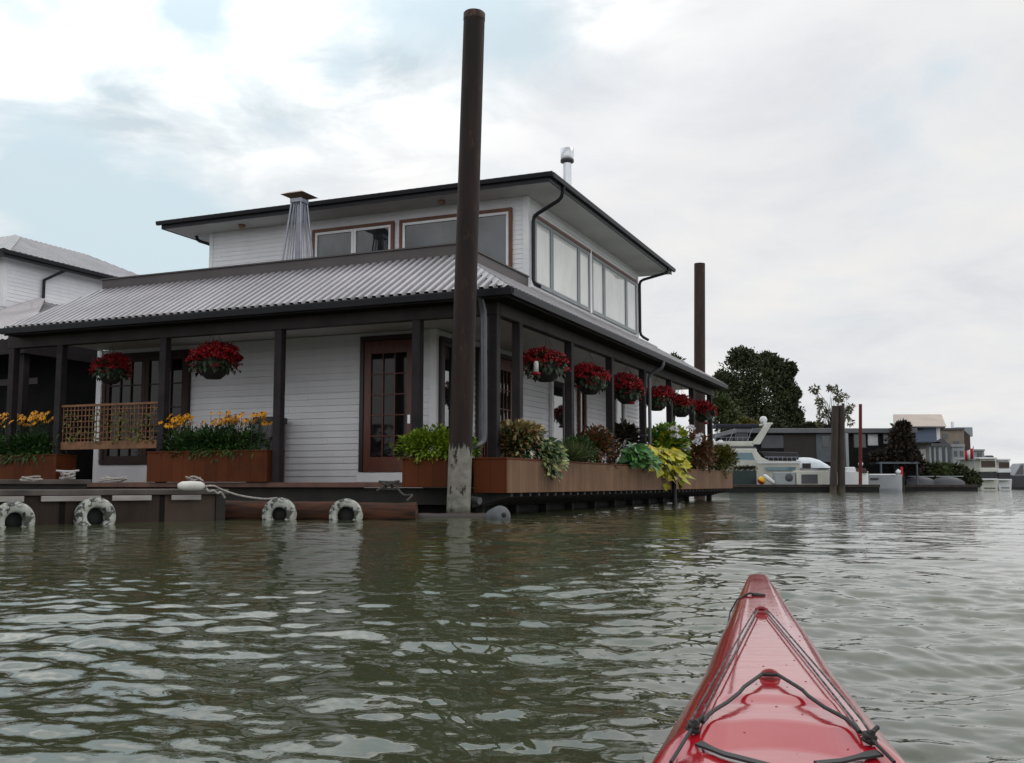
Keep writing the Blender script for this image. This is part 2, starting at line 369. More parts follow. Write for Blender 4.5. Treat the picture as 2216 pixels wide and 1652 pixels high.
# ------------------------------------------------------------------ the floating house (local frame: x right along the front, y back, z up)
HX = Vector((-.2513, 16.8, 0)); HROT = -R(22.97)
HM = Matrix.Translation(HX) @ Matrix.Rotation(HROT, 4, 'Z')
def hw(x, y, z): return HM @ Vector((x, y, z))
def local_thing(name, label, cat, x, y, z, group=None, rz=0):
    return thing(name, label, cat, hw(x, y, z), HROT + rz, group)

def lap(mb, a, b, z0, z1, nrm, pitch=.13, d=.030):
    """lap siding between plan points a and b, bottom edge of every board proud"""
    a, b, n = Vector((*a, 0)), Vector((*b, 0)), Vector((*nrm, 0)); k = max(1, round((z1 - z0) / pitch)); p = (z1 - z0) / k
    vs = []; fs = []
    for i in range(k):
        zb, zt = z0 + i * p, z0 + (i + 1) * p; o = len(vs)
        for (q, off) in ((zb, 0), (zb, d), (zt, .001)):
            vs += [a + n * off + Vector((0, 0, q)), b + n * off + Vector((0, 0, q))]
        fs += [(o, o + 1, o + 3, o + 2), (o + 2, o + 3, o + 5, o + 4)]
    mb.add(vs, fs)

def corrugated(mb, p0, along, updir, length, run, rise, cut0, cut1, period=.17, h=.050):
    """ribbed sheet from an eave edge upward; cut0/cut1 = how far in each end has run back at the top (hip)"""
    p0, al, up = Vector(p0), Vector(along), Vector(updir)
    sl = Vector((up.x * run, up.y * run, rise)); nrm = al.cross(sl).normalized()
    if nrm.z < 0: nrm = -nrm
    prof = [(0, 0), (.40, 0), (.48, 1), (.90, 1), (.98, 0)]; ss = []
    k = int(length / period) + 1
    for i in range(k):
        for q, hh in prof:
            s = (i + q) * period
            if s <= length: ss.append((s, hh * h))
    vs = []; fs = []
    for s, hh in ss:
        tmax = 1.0
        if cut0 > 0: tmax = min(tmax, s / cut0)
        if cut1 > 0: tmax = min(tmax, (length - s) / cut1)
        tmax = max(0.0, tmax)
        vs += [p0 + al * s + nrm * hh, p0 + al * s + sl * tmax + nrm * hh]
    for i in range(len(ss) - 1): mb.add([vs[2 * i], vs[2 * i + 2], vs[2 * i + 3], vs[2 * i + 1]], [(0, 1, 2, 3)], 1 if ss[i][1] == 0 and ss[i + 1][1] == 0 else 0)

house = thing('floating_house', 'white two storey floating house with dark timber porch and ribbed metal porch roof', 'house', HX, HROT)

# float, deck, joists
MB().box(-11.1, -.55, .6, 16.0, -.35, .12).build('float_hull', 'hull_dark', house)
mb = MB(); mb.box(-11.2, .02, -.06, 17.85, .44, .53); mb.build('deck', 'deck_edge', house, .008)
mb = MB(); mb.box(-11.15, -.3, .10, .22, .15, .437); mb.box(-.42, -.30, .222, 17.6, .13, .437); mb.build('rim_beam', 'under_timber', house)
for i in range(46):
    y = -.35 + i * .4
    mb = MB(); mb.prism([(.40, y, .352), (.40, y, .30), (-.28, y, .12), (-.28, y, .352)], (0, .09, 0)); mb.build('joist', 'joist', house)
for i in range(12):
    y = .3 + i * 1.5
    mb = MB(); mb.box(-.52, -.40, y, y + .12, -.2, .15) if i < 11 else mb.box(-.3, -.15, 17.35, 17.5, -.02, .15); mb.build('strut', 'under_timber', house)

# lower walls
wl = MB()
lap(wl, (-11.08, 2.37), (-2.38, 2.37), .53, 3.56, (0, -1)); 
wl.box(-11.08, -2.40, 2.372, 2.5, .531, 3.56)
lap(wl, (-2.38, 2.38), (-2.38, 16.9), .53, 3.56, (1, 0)); wl.box(-2.52, -2.382, 2.5, 16.9, .531, 3.56)
wl.box(-11.08, -10.95, 2.5, 16.9, .531, 3.56); wl.box(-10.95, -2.52, 16.75, 16.9, .531, 3.56)
wl.build('wall', 'siding', house)
mb = MB(); mb.box(-2.48, -2.345, 2.335, 2.47, .534, 3.555); mb.box(-11.1, -10.96, 2.325, 2.42, .534, 3.555); mb.build('corner_trim', 'white_trim', house)
mb = MB(); mb.box(-10.97, -8.3, 2.30, 2.335, .534, .93); mb.build('sill_board', 'white_trim', house, .006)
mb = MB(); mb.box(-4.1, -2.42, 2.28, 2.335, .534, .725); mb.build('sill_board', 'white_trim', house, .006)
# porch ceiling
mb = MB(); mb.box(-11.05, -.02, .15, 2.36, 3.57, 3.60); mb.box(-2.37, -.02, 2.361, 17.3, 3.572, 3.60); mb.box(-11.05, -2.38, 2.361, 17.3, 3.60, 3.64); mb.build('porch_ceiling', 'soffit_paint', house)

# posts and beams
PX = [-11.2, -9.86, -7.17, -4.48, -1.61]
for x in PX:
    mb = MB(); mb.box(x, x + .155, 0.002, .155, .53, 3.33); mb.build('porch_post', 'porch_timber', house, .006)
PY = [1.0, 3.7, 6.4, 9.1, 11.8, 14.5, 17.0]
mb = MB(); mb.box(-.165, -.002, .002, .155, .53, 3.33); mb.build('porch_post', 'porch_timber', house, .006)
for y in PY:
    mb = MB(); mb.box(-.155, -.002, y, y + .155, .53, 3.33); mb.build('porch_post', 'porch_timber', house, .006)
mb = MB(); mb.box(-11.25, .0, 0, .16, 3.33, 3.60); mb.build('beam', 'beam_timber', house, .008)
mb = MB(); mb.box(-.16, .0, .162, 17.3, 3.33, 3.60); mb.build('beam', 'beam_timber', house, .008)

# lower roof: ribbed sheets, hips, gutters, flashing
EX0, EX1, EY0, EY1, EZ = -10.95, .35, -.35, 17.45, 3.69
rf = MB()
corrugated(rf, (EX0, EY0, EZ), (1, 0, 0), (0, 1, 0), EX1 - EX0, 1.75, 1.03, .85, 1.75)
corrugated(rf, (EX1, EY0, EZ), (0, 1, 0), (-1, 0, 0), EY1 - EY0, 1.75, 1.03, 1.75, 1.75)
corrugated(rf, (EX0, EY0, EZ), (0, 1, 0), (1, 0, 0), EY1 - EY0, .85, 1.03, 1.75, 1.75)
corrugated(rf, (EX0, EY1, EZ), (1, 0, 0), (0, -1, 0), EX1 - EX0, 1.75, 1.03, .85, 1.75)
roof = rf.build('porch_roof', ['roof_metal', 'roof_pan_shade'], house)
def hipcap(a, b, wid=.10):
    a, b = Vector(a), Vector(b); d = (b - a).normalized(); sdv = d.cross(Vector((0, 0, 1))).normalized(); m = MB(); n = 9
    vs = []
    for i in range(n + 1):
        p = a.lerp(b, i / n) + Vector((0, 0, .035)); vs += [p - sdv * wid - Vector((0, 0, .05)), p + Vector((0, 0, .012)), p + sdv * wid - Vector((0, 0, .05))]
    fs = []
    for i in range(n): fs += [(3 * i, 3 * i + 3, 3 * i + 4, 3 * i + 1), (3 * i + 1, 3 * i + 4, 3 * i + 5, 3 * i + 2)]
    m.add(vs, fs); return m
for a, b in (((EX1, EY0, EZ), (EX1 - 1.75, EY0 + 1.75, EZ + 1.03)), ((EX0, EY0, EZ), (EX0 + .85, EY0 + 1.75, EZ + 1.03)), ((EX1, EY1, EZ), (EX1 - 1.75, EY1 - 1.75, EZ + 1.03))):
    hipcap(a, b).build('hip_cap', 'roof_edge', roof)
def gutter(pts, name='gutter', par=None, w=.11, h=.115, drop=.0):
    """open box gutter swept along plan points at the eave"""
    m = MB(); z1 = pts[0][2] - drop
    for a, b in zip(pts[:-1], pts[1:]):
        a, b = Vector(a), Vector(b); d = (b - a).normalized(); o = Vector((d.y, -d.x, 0)) 
        prof = [(0, -.001), (.015, -h), (w - .02, -h), (w, -.02), (w, 0), (w - .012, 0), (w - .012, -.02), (w - .03, -h + .012), (.02, -h + .012), (.012, 0)]
        va = [a + o * q - d * 0 + Vector((0, 0, hh)) for q, hh in prof]; vb = [b + o * q + Vector((0, 0, hh)) for q, hh in prof]
        n = len(prof); m.add(va + vb, [(i, (i + 1) % n, n + (i + 1) % n, n + i) for i in range(n)] + [tuple(range(n)), tuple(range(2 * n - 1, n - 1, -1))])
    return m.build(name, 'gutter_metal', par)
gutter([(EX0 - .02, EY0, EZ - .01), (EX1 + .11, EY0, EZ - .01)], par=house)
gutter([(EX1, EY0 + .003, EZ - .012), (EX1, EY1, EZ - .012)], par=house)
mb = MB(); mb.box(EX0, EX1 - .003, EY0 + .004, EY0 + .03, EZ - .15, EZ - .004); mb.box(EX1 - .03, EX1 - .004, EY0 + .032, EY1, EZ - .152, EZ - .006); mb.build('fascia', 'porch_timber', house)
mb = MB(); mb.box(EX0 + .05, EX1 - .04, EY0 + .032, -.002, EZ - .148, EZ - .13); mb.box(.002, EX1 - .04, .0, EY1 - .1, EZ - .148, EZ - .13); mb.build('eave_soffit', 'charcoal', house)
mb = MB(); mb.box(-10.1, -1.36, 1.385, 1.45, 4.735, 4.955); mb.box(-1.425, -1.36, 1.452, 4.75, 4.735, 4.955); mb.box(-10.1, -10.03, 1.452, 4.9, 4.735, 4.955)
mb.build('parapet', 'parapet_board', house, .006)
mb = MB(); mb.box(-10.13, -1.33, 1.355, 1.48, 4.956, 4.985); mb.box(-1.455, -1.33, 1.482, 4.75, 4.956, 4.985); mb.build('parapet_cap', 'parapet_board', house)
mb = MB(); mb.box(-10.02, -1.43, 1.46, 15.6, 4.60, 4.66); mb.build('terrace_floor', 'dim_wood', house)
mb = MB(); mb.box(-1.52, -1.37, 4.76, 15.6, 4.66, 4.80); mb.build('flashing', 'roof_edge', house)

# upper storey
UX0, UX1, UY0, UY1 = -10.0, -1.39, 4.8, 13.45
uw = MB(); lap(uw, (UX0, UY0), (UX1, UY0), 4.66, 6.79, (0, -1), .105, .012); uw.box(UX0, UX1 - .002, UY0 + .002, UY0 + .12, 4.66, 6.79)
lap(uw, (UX1, UY0), (UX1, UY1), 4.66, 6.79, (1, 0), .105, .012); uw.box(UX1 - .12, UX1 - .002, UY0 + .121, UY1, 4.66, 6.79)
uw.box(UX0, UX0 + .12, UY0 + .121, UY1, 4.66, 6.79); uw.box(UX0 + .12, UX1 - .12, UY1 - .12, UY1, 4.66, 6.79)
uw.build('upper_wall', 'siding', house)
mb = MB(); mb.box(UX1 - .10, UX1 + .028, UY0 - .028, UY0 + .10, 4.70, 6.785); mb.box(UX0 - .02, UX0 + .09, UY0 - .024, UY0 + .05, 4.70, 6.785); mb.box(UX1 - .02, UX1 + .028, UY1 - .1, UY1 + .02, 4.70, 6.785); mb.build('corner_trim', 'white_trim', house)
OX0, OX1, OY0, OY1 = UX0 - .84, UX1 + .84, UY0 - .84, UY1 + .84
mb = MB(); mb.box(OX0 + .03, OX1 - .03, OY0 + .03, OY1 - .03, 6.79, 6.815); mb.build('soffit', 'soffit_paint', house)
ur = MB(); ov = 3.6
corrugated(ur, (OX0, OY0, 6.97), (1, 0, 0), (0, 1, 0), OX1 - OX0, ov, .42, ov, ov, .19, .03)
corrugated(ur, (OX1, OY0, 6.97), (0, 1, 0), (-1, 0, 0), OY1 - OY0, ov, .42, ov, ov, .19, .03)
corrugated(ur, (OX0, OY0, 6.97), (0, 1, 0), (1, 0, 0), OY1 - OY0, ov, .42, ov, ov, .19, .03)
corrugated(ur, (OX0, OY1, 6.97), (1, 0, 0), (0, -1, 0), OX1 - OX0, ov, .42, ov, ov, .19, .03)
ur.add([(OX0 + ov, OY0 + ov, 7.37), (OX1 - ov, OY0 + ov, 7.37), (OX1 - ov, OY1 - ov, 7.37), (OX0 + ov, OY1 - ov, 7.37)], [(0, 1, 2, 3)])
uroof = ur.build('upper_roof', ['roof_metal', 'roof_pan_shade'], house)
mb = MB(); mb.box(OX0, OX1, OY0, OY0 + .028, 6.78, 6.955); mb.box(OX1 - .028, OX1, OY0 + .029, OY1, 6.78, 6.955); mb.box(OX0, OX0 + .028, OY0 + .029, OY1, 6.78, 6.955); mb.build('upper_fascia', 'gutter_metal', house)
gutter([(OX0 - .1, OY0 - .002, 6.965), (OX1 + .1, OY0 - .002, 6.965)], par=house, w=.1, h=.09)
gutter([(OX1 + .002, OY0, 6.963), (OX1 + .002, OY1 + .1, 6.963)], par=house, w=.1, h=.09)

# downspouts
def spout(pts, r, mat='gutter_metal'):
    m = MB(); q = []
    pts = [Vector(p) for p in pts]
    for i, p in enumerate(pts):
        if 0 < i < len(pts) - 1:
            a, b = (pts[i - 1] - p), (pts[i + 1] - p); l = min(.12, a.length * .4, b.length * .4)
            for s in (0, .5, 1): q.append((p + a.normalized() * l) * (1 - s) ** 2 + p * 2 * s * (1 - s) + (p + b.normalized() * l) * s * s)
        else: q.append(p)
    m.tube(q, r, 10); return m.build('downspout', mat, house)
spout([(OX1 + .03, OY0 + .75, 6.88), (OX1 - .02, OY0 + .78, 6.62), (UX1 + .09, UY0 + .10, 6.34), (UX1 + .09, UY0 + .10, 4.86), (UX1 + .30, UY0 - .05, 4.74)], .042)
spout([(OX1 + .03, OY1 - .5, 6.88), (OX1 - .02, OY1 - .52, 6.74), (UX1 + .07, UY1 + .0, 6.5), (UX1 + .07, UY1 + .0, 4.86), (UX1 + .3, UY1 + .1, 4.72)], .042)
spout([(OX0 + .3, OY0 + .9, 6.86), (OX0 + .32, OY0 + .95, 6.68), (UX0 - .06, UY0 + .1, 6.52), (UX0 - .06, UY0 + .5, 6.48)], .04)
ds = spout([(-.17, -.34, 3.62), (-.17, -.16, 3.36), (-.17, -.12, 1.18), (-.37, -.70, 1.02), (-.37, -.70, .34), (-.25, -.82, .28), (.12, -.92, .24)], .058, 'spout_metal')
spout([(.40, 9.42, 3.60), (.38, 9.42, 3.40), (.05, 9.36, 3.24), (.05, 9.36, .98)], .045, 'spout_metal')
spout([(.49, 9.98, .95), (.49, 9.98, -.12)], .055, 'gutter_metal')

# windows: frame > sash, pane (children of frame)
def window(plane, c, a0, a1, z0, z1, bounds, trim='window_trim', sashm='white_trim', pane='pane_dark', tw=.075, sides=(1, 1, 1, 0), depth=.05, sash=.06, par=None, muntins=None, panes=None):
    """plane 'y': faces -y at y=c, a runs along x; plane 'x': faces +x at x=c, a runs along y"""
    def bx(m, a, b, z_0, z_1, d0, d1):
        if plane == 'y': m.box(a, b, c - d1, c - d0, z_0, z_1)
        else: m.box(c + d0, c + d1, a, b, z_0, z_1)
    w = MB(); l, r, tp, bt = sides
    if l: bx(w, a0, a0 + tw, z0, z1, .0, depth + .02)
    if r: bx(w, a1 - tw, a1, z0, z1, .0, depth + .02)
    if tp: bx(w, a0 + (tw if l else 0), a1 - (tw if r else 0), z1 - tw, z1, .0, depth + .018)
    if bt: bx(w, a0 + (tw if l else 0), a1 - (tw if r else 0), z0, z0 + tw, .0, depth + .018)
    win = w.build('window', trim, par or house, .004)
    ai0, ai1 = a0 + (tw if l else 0), a1 - (tw if r else 0); zi0, zi1 = z0 + (tw if bt else 0), z1 - (tw if tp else 0)
    bb = [ai0] + list(bounds) + [ai1]
    for i in range(len(bb) - 1):
        p0, p1 = bb[i] + .004, bb[i + 1] - .004
        s = MB()
        bx(s, p0, p0 + sash, zi0, zi1, .002, depth); bx(s, p1 - sash, p1, zi0, zi1, .002, depth)
        bx(s, p0 + sash, p1 - sash, zi0, zi0 + sash, .002, depth - .002); bx(s, p0 + sash, p1 - sash, zi1 - sash, zi1, .002, depth - .002)
        if muntins:
            nx, nz = muntins
            for j in range(1, nx): q = p0 + sash + (p1 - p0 - 2 * sash) * j / nx; bx(s, q - .012, q + .012, zi0 + sash, zi1 - sash, .012, depth - .01)
            for j in range(1, nz): q = zi0 + sash + (zi1 - zi0 - 2 * sash) * j / nz; bx(s, p0 + sash, p1 - sash, q - .012, q + .012, .013, depth - .012)
        s.build('sash', sashm, win)
        g_ = MB(); bx(g_, p0 + sash - .002, p1 - sash + .002, zi0 + sash - .002, zi1 - sash + .002, .004, .018)
        g_.build('pane', (panes[i] if panes else pane), win)
    return win
window('y', UY0 - .012, -6.93, -4.70, 4.9, 6.55, [-5.78], pane='pane_dark')
window('y', UY0 - .012, -4.55, -1.74, 4.9, 6.55, [-2.72], pane='pane_dark')
window('x', UX1 + .012, 5.12, 8.93, 4.86, 6.46, [6.18, 8.06], pane='pane_pale', sashm='sash_grey', sides=(0, 0, 1, 0), sash=.09, depth=.04)
window('x', UX1 + .012, 9.08, 13.22, 4.86, 6.46, [10.1, 12.15], pane='pane_pale', sashm='sash_grey', sides=(0, 0, 1, 0), sash=.09, depth=.04)
mb = MB(); mb.box(UX1 + .002, UX1 + .05, 8.935, 9.075, 4.84, 6.46); mb.build('mullion_post', 'white_trim', house)
# porch level: big dark french window at the left, wooden door at the right, glazing down the side porch
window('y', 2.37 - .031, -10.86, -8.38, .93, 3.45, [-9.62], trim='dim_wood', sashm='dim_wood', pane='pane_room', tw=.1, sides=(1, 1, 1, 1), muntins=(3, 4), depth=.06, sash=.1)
def door(plane, c, a0, a1, z0, z1, par=house, rows=5, cols=3):
    def bx(m, a, b, z_0, z_1, d0, d1):
        if plane == 'y': m.box(a, b, c - d1, c - d0, z_0, z_1)
        else: m.box(c + d0, c + d1, a, b, z_0, z_1)
    f = MB(); bx(f, a0, a0 + .09, z0, z1, 0, .075); bx(f, a1 - .09, a1, z0, z1, 0, .075); bx(f, a0 + .09, a1 - .09, z1 - .1, z1, 0, .073)
    fr = f.build('door_frame', 'dark_trim', par, .005)
    d = MB(); b0, b1, q0, q1 = a0 + .094, a1 - .094, z0, z1 - .104; st = .16
    bx(d, b0, b0 + st, q0, q1, .0, .05); bx(d, b1 - st, b1, q0, q1, .0, .05); bx(d, b0 + st, b1 - st, q0, q0 + .30, .0, .048); bx(d, b0 + st, b1 - st, q1 - .26, q1, .0, .048)
    for j in range(1, cols): q = b0 + st + (b1 - b0 - 2 * st) * j / cols; bx(d, q - .012, q + .012, q0 + .3, q1 - .26, .012, .044)
    for j in range(1, rows): q = q0 + .3 + (q1 - q0 - .56) * j / rows; bx(d, b0 + st, b1 - st, q - .012, q + .012, .013, .042)
    dr = d.build('door', 'door_wood', par, .004)
    g_ = MB(); bx(g_, b0 + st - .003, b1 - st + .003, q0 + .297, q1 - .257, .004, .014); g_.build('pane', 'pane_door', dr)
    h_ = MB(); bx(h_, b1 - .12, b1 - .06, z0 + .95, z0 + 1.12, .051, .065); h_.build('handle', 'flue_metal', dr)
door('y', 2.37 - .031, -4.04, -2.72, .74, 3.48)
for (a, b, zb) in ((2.46, 3.45, .75), (4.2, 5.1, .75), (5.15, 6.25, .56)):
    if a < 4: window('x', -2.38 + .031, a, b, zb, 3.42, [], trim='dark_trim', sashm='dark_trim', pane='pane_porch', tw=.09, sides=(1, 1, 1, 1), depth=.06, sash=.08, muntins=(2, 1))
    else: door('x', -2.38 + .031, a, b, zb, 3.42)
window('x', -2.38 + .031, 8.6, 9.8, .8, 3.3, [], trim='white_trim', sashm='white_trim', pane='pane_porch', tw=.1, sides=(1, 1, 1, 1), depth=.06)
window('x', -2.38 + .031, 10.75, 11.35, .8, 3.3, [], trim='door_wood', sashm='door_wood', pane='pane_porch', tw=.09, sides=(1, 1, 1, 1), depth=.06)
window('x', -2.38 + .031, 13.4, 15.1, .8, 3.3, [14.2], trim='white_trim', sashm='white_trim', pane='pane_porch', tw=.1, sides=(1, 1, 1, 1), depth=.06)

# soffit lights, flue
for x in (-8.75, -3.3):
    mb = MB(); mb.lathe([(0, 6.70), (.06, 6.705), (.085, 6.73), (.085, 6.789), (0, 6.789)], 16, (x, 4.42, 0)); mb.build('soffit_light', 'lamp_copper', house)
FX, FY = -1.95, 7.26
mb = MB(); mb.lathe([(.10, 7.0), (.10, 8.28)], 20, (FX + .6, FY, 0)); fl = mb.build('chimney_flue', 'flue_metal', house)
mb = MB(); mb.lathe([(.11, 8.24), (.165, 8.27), (.165, 8.33)], 20, (FX + .6, FY, 0)); mb.build('flue_collar', 'flue_dark', fl)
mb = MB(); mb.lathe([(.15, 8.331), (.158, 8.34), (.158, 8.60), (.13, 8.615), (0, 8.62)], 20, (FX + .6, FY, 0)); mb.build('flue_cap', 'flue_metal', fl)

# ------------------------------------------------------------------ neighbouring house at the left
nb = thing('neighbour_house', 'white floating house with hipped metal roof seen behind the left end of the porch roof', 'house', HX, HROT)
NX, NY0, NY1, NXL = -17.08, 4.75, 11.6, -26.0
mb = MB(); lap(mb, (NX, NY0), (NX, NY1), 5.6, 6.8, (1, 0), .105, .01); mb.box(NXL, NX - .002, NY0 + .002, NY1, 5.2, 6.8); lap(mb, (NXL, NY0), (NX, NY0), 5.4, 6.8, (0, -1), .105, .01); mb.build('upper_wall', 'siding', nb)
mb = MB(); mb.box(NX - .09, NX + .025, NY0 - .025, NY0 + .1, 5.4, 6.795); mb.build('corner_trim', 'white_trim', nb)
nr = MB(); n0 = .38; RX1, RX0, RY0, RY1 = NX + n0, NXL - n0, NY0 - n0, NY1 + n0; run = 2.4; rise = 1.15
corrugated(nr, (RX1, RY0, 6.90), (0, 1, 0), (-1, 0, 0), RY1 - RY0, run, rise, run, run, .19, .03)
corrugated(nr, (RX0, RY0, 6.90), (1, 0, 0), (0, 1, 0), RX1 - RX0, run, rise, run, run, .19, .03)
corrugated(nr, (RX0, RY1, 6.90), (1, 0, 0), (0, -1, 0), RX1 - RX0, run, rise, run, run, .19, .03)
corrugated(nr, (RX0, RY0, 6.90), (0, 1, 0), (1, 0, 0), RY1 - RY0, run, rise, run, run, .19, .03)
nr.add([(RX0 + run, RY0 + run, 8.04), (RX1 - run, RY0 + run, 8.04), (RX1 - run, RY1 - run, 8.04), (RX0 + run, RY1 - run, 8.04)], [(0, 1, 2, 3)])
nro = nr.build('upper_roof', ['roof_metal', 'roof_pan_shade'], nb)
hipcap((RX1, RY0, 6.90), (RX1 - run, RY0 + run, 6.90 + rise), .16).build('hip_cap', 'roof_edge', nro)
mb = MB(); mb.box(RX1 - .03, RX1, RY0, RY1, 6.70, 6.885); mb.box(RX0, RX1 - .031, RY0, RY0 + .03, 6.70, 6.885); mb.build('fascia', 'gutter_metal', nb)
mb = MB(); mb.box(RX0, RX1 - .04, RY0 + .04, RY1, 6.801, 6.82); mb.build('soffit', 'soffit_paint', nb)
gutter([(RX1, RY0 - .1, 6.89), (RX1, RY1, 6.89)], par=nb, w=.1, h=.1)
mb = MB(); mb.tube([(RX1 - .02, NY0 + 1.75, 6.72), (NX + .07, NY0 + 1.3, 6.38), (NX + .07, NY0 + 1.3, 5.62)], .045, 10); mb.build('downspout', 'gutter_metal', nb)
nl = MB()
corrugated(nl, (-12.0, NY0 - 3.6, 3.75), (0, 1, 0), (-1, 0, 0), 14.0, 5.1, 2.0, 4.6, 0, .19, .03)
corrugated(nl, (-26, NY0 - 3.6, 3.75), (1, 0, 0), (0, 1, 0), 14.0, 4.6, 2.0, 0, 4.6, .19, .03)
nlo = nl.build('porch_roof', ['roof_metal', 'roof_pan_shade'], nb)
mb = MB(); mb.box(-26, -11.95, NY0 - 3.72, NY0 - 3.58, 3.40, 3.735); mb.box(-12.02, -11.95, NY0 - 3.57, 15, 3.40, 3.735); mb.build('fascia', 'porch_timber', nb)
mb = MB(); mb.box(-26, -12.3, 2.6, 15, .44, 3.72); mb.build('wall', 'charcoal', nb)  # charcoal colour puts the deep porch shade into this wall
mb = MB(); mb.box(-26, -11.6, .9, 15, .30, .438); mb.build('deck', 'under_timber', nb)
mb = MB(); mb.box(-25, -12.5, 3.0, 15, -.3, .25); mb.build('float_hull', 'hull_dark', nb)
for (x, y) in ((-12.15, 1.15), (-14.9, 1.15), (-17.6, 1.15)):
    mb = MB(); mb.box(x - .08, x + .08, y, y + .16, .44, 3.45); mb.build('porch_post', 'porch_timber', nb)
mb = MB(); mb.box(-15.4, -13.2, 2.56, 2.597, 2.9, 3.05); mb.build('window_trim', 'parapet_board', nb)

# ------------------------------------------------------------------ mooring piles
def pilemat(name, c1, c2, pale, z0, rust=(.10, .05, .03)):
    """steel pile: rusty brown coating worn off to pale scale below about z0, with dark left-over flakes"""
    m = bpy.data.materials.new(name); m.use_nodes = True; k = NT(m.node_tree); b = k.n['Principled BSDF']; b.inputs['Roughness'].default_value = .62; b.inputs['Specular IOR Level'].default_value = .22
    tcn = k.new('ShaderNodeTexCoord'); o = tcn.outputs['Object']; s = k.new('ShaderNodeSeparateXYZ'); k.lk(o, s.inputs[0])
    col = k.mix(k.ramp(k.noise(k.mapping(o, (1, 1, .15)), 5, 6), [(.35, 0), (.65, 1)]), c1, c2)
    col = k.mix(k.ramp(k.noise(k.mapping(o, (1, 1, .3)), 9, 7, .7), [(.58, 0), (.68, 1)]), col, rust)
    edge = k.math('ADD', s.outputs[2], k.math('MULTIPLY', k.math('SUBTRACT', k.noise(k.mapping(o, (1, 1, .22)), 4.0, 7, .7), .5), 1.5))
    low = k.ramp(k.math('SUBTRACT', edge, z0), [(0, 1), (.05, 0)])
    pal = k.mix(k.ramp(k.noise(o, 7, 7, .7), [(.40, 0), (.62, 1)]), pale, tuple(x * .62 for x in pale))
    fl = k.ramp(k.noise(k.mapping(o, (1, 1, .6), (3, 1, 0)), 5.5, 6, .7), [(.585, 0), (.62, 1)])
    pal = k.mix(fl, pal, (.03, .024, .022))
    col = k.mix(low, col, pal)
    alg = k.ramp(s.outputs[2], [(.03, 1), (.16, 0)]); col = k.mix(alg, col, (.03, .03, .016))
    k.lk(col, b.inputs['Base Color'])
    bn = k.new('ShaderNodeBump', i_Strength=.5, i_Distance=.0012); k.lk(k.noise(o, 14, 6, .7), bn.inputs['Height']); k.lk(bn.outputs[0], b.inputs['Normal'])
    M[name] = m
pilemat('pile_steel', (.024, .0125, .0095), (.010, .0065, .006), (.23, .225, .19), 1.02, (.06, .03, .018))
pilemat('pile_steel_far', (.05, .027, .02), (.032, .018, .015), (.05, .04, .03), -9)
pilemat('pile_wood', (.055, .042, .035), (.030, .023, .02), (.10, .085, .06), .9)
pilemat('pile_red', (.13, .022, .018), (.085, .015, .014), (.06, .02, .015), -9)
def pile(name, label, cat, base, top, r0, r1, mat, collar=None, group=None, seg=28):
    b, tp = Vector(base), Vector(top); d = tp - b
    m = MB(); m.tube([b + d * k / 10 - b for k in range(11)], [r0 + (r1 - r0) * k / 10 for k in range(11)], seg)
    o = m.build(name, mat, None, loc=b); tag(o, label, cat, group); return o
pb = at(992, 1108, 15.85); pt = at(1026.5, 32, 15.85)
lowp = pb + (pb - pt).normalized() * .9
main = pile('mooring_pile', 'tall brown steel pile with scraped pale base standing in front of the white house', 'pile', (0, 0, 0), (0, 0, 1), .1, .1, 'pile_steel')
bpy.data.objects.remove(main)
main = thing('mooring_pile', 'tall brown steel pile with scraped pale base standing in front of the white house', 'pile', (pb.x, pb.y, 0))
m = MB(); z0p = Vector((pb.x, pb.y, 0)); m.tube([lowp + (pt - lowp) * k / 12 - z0p for k in range(13)], [.186 + (.172 - .186) * k / 12 for k in range(13)], 36); m.build('shaft', 'pile_steel', main)
q = pt - z0p; dd = (pt - lowp).normalized(); m = MB(); m.tube([q - dd * .10, q + dd * .012, q + dd * .03], [.177, .177, .16], 36); m.build('cap', 'pile_steel_far', main)
p2b = at(1513, 1048, 38); p2t = at(1514, 571, 38)
pile('mooring_pile', 'brown steel pile rising behind the far end of the porch roof', 'pile', (p2b.x, p2b.y, -.6), (p2t.x, p2t.y, p2t.z), .215, .205, 'pile_steel_far')

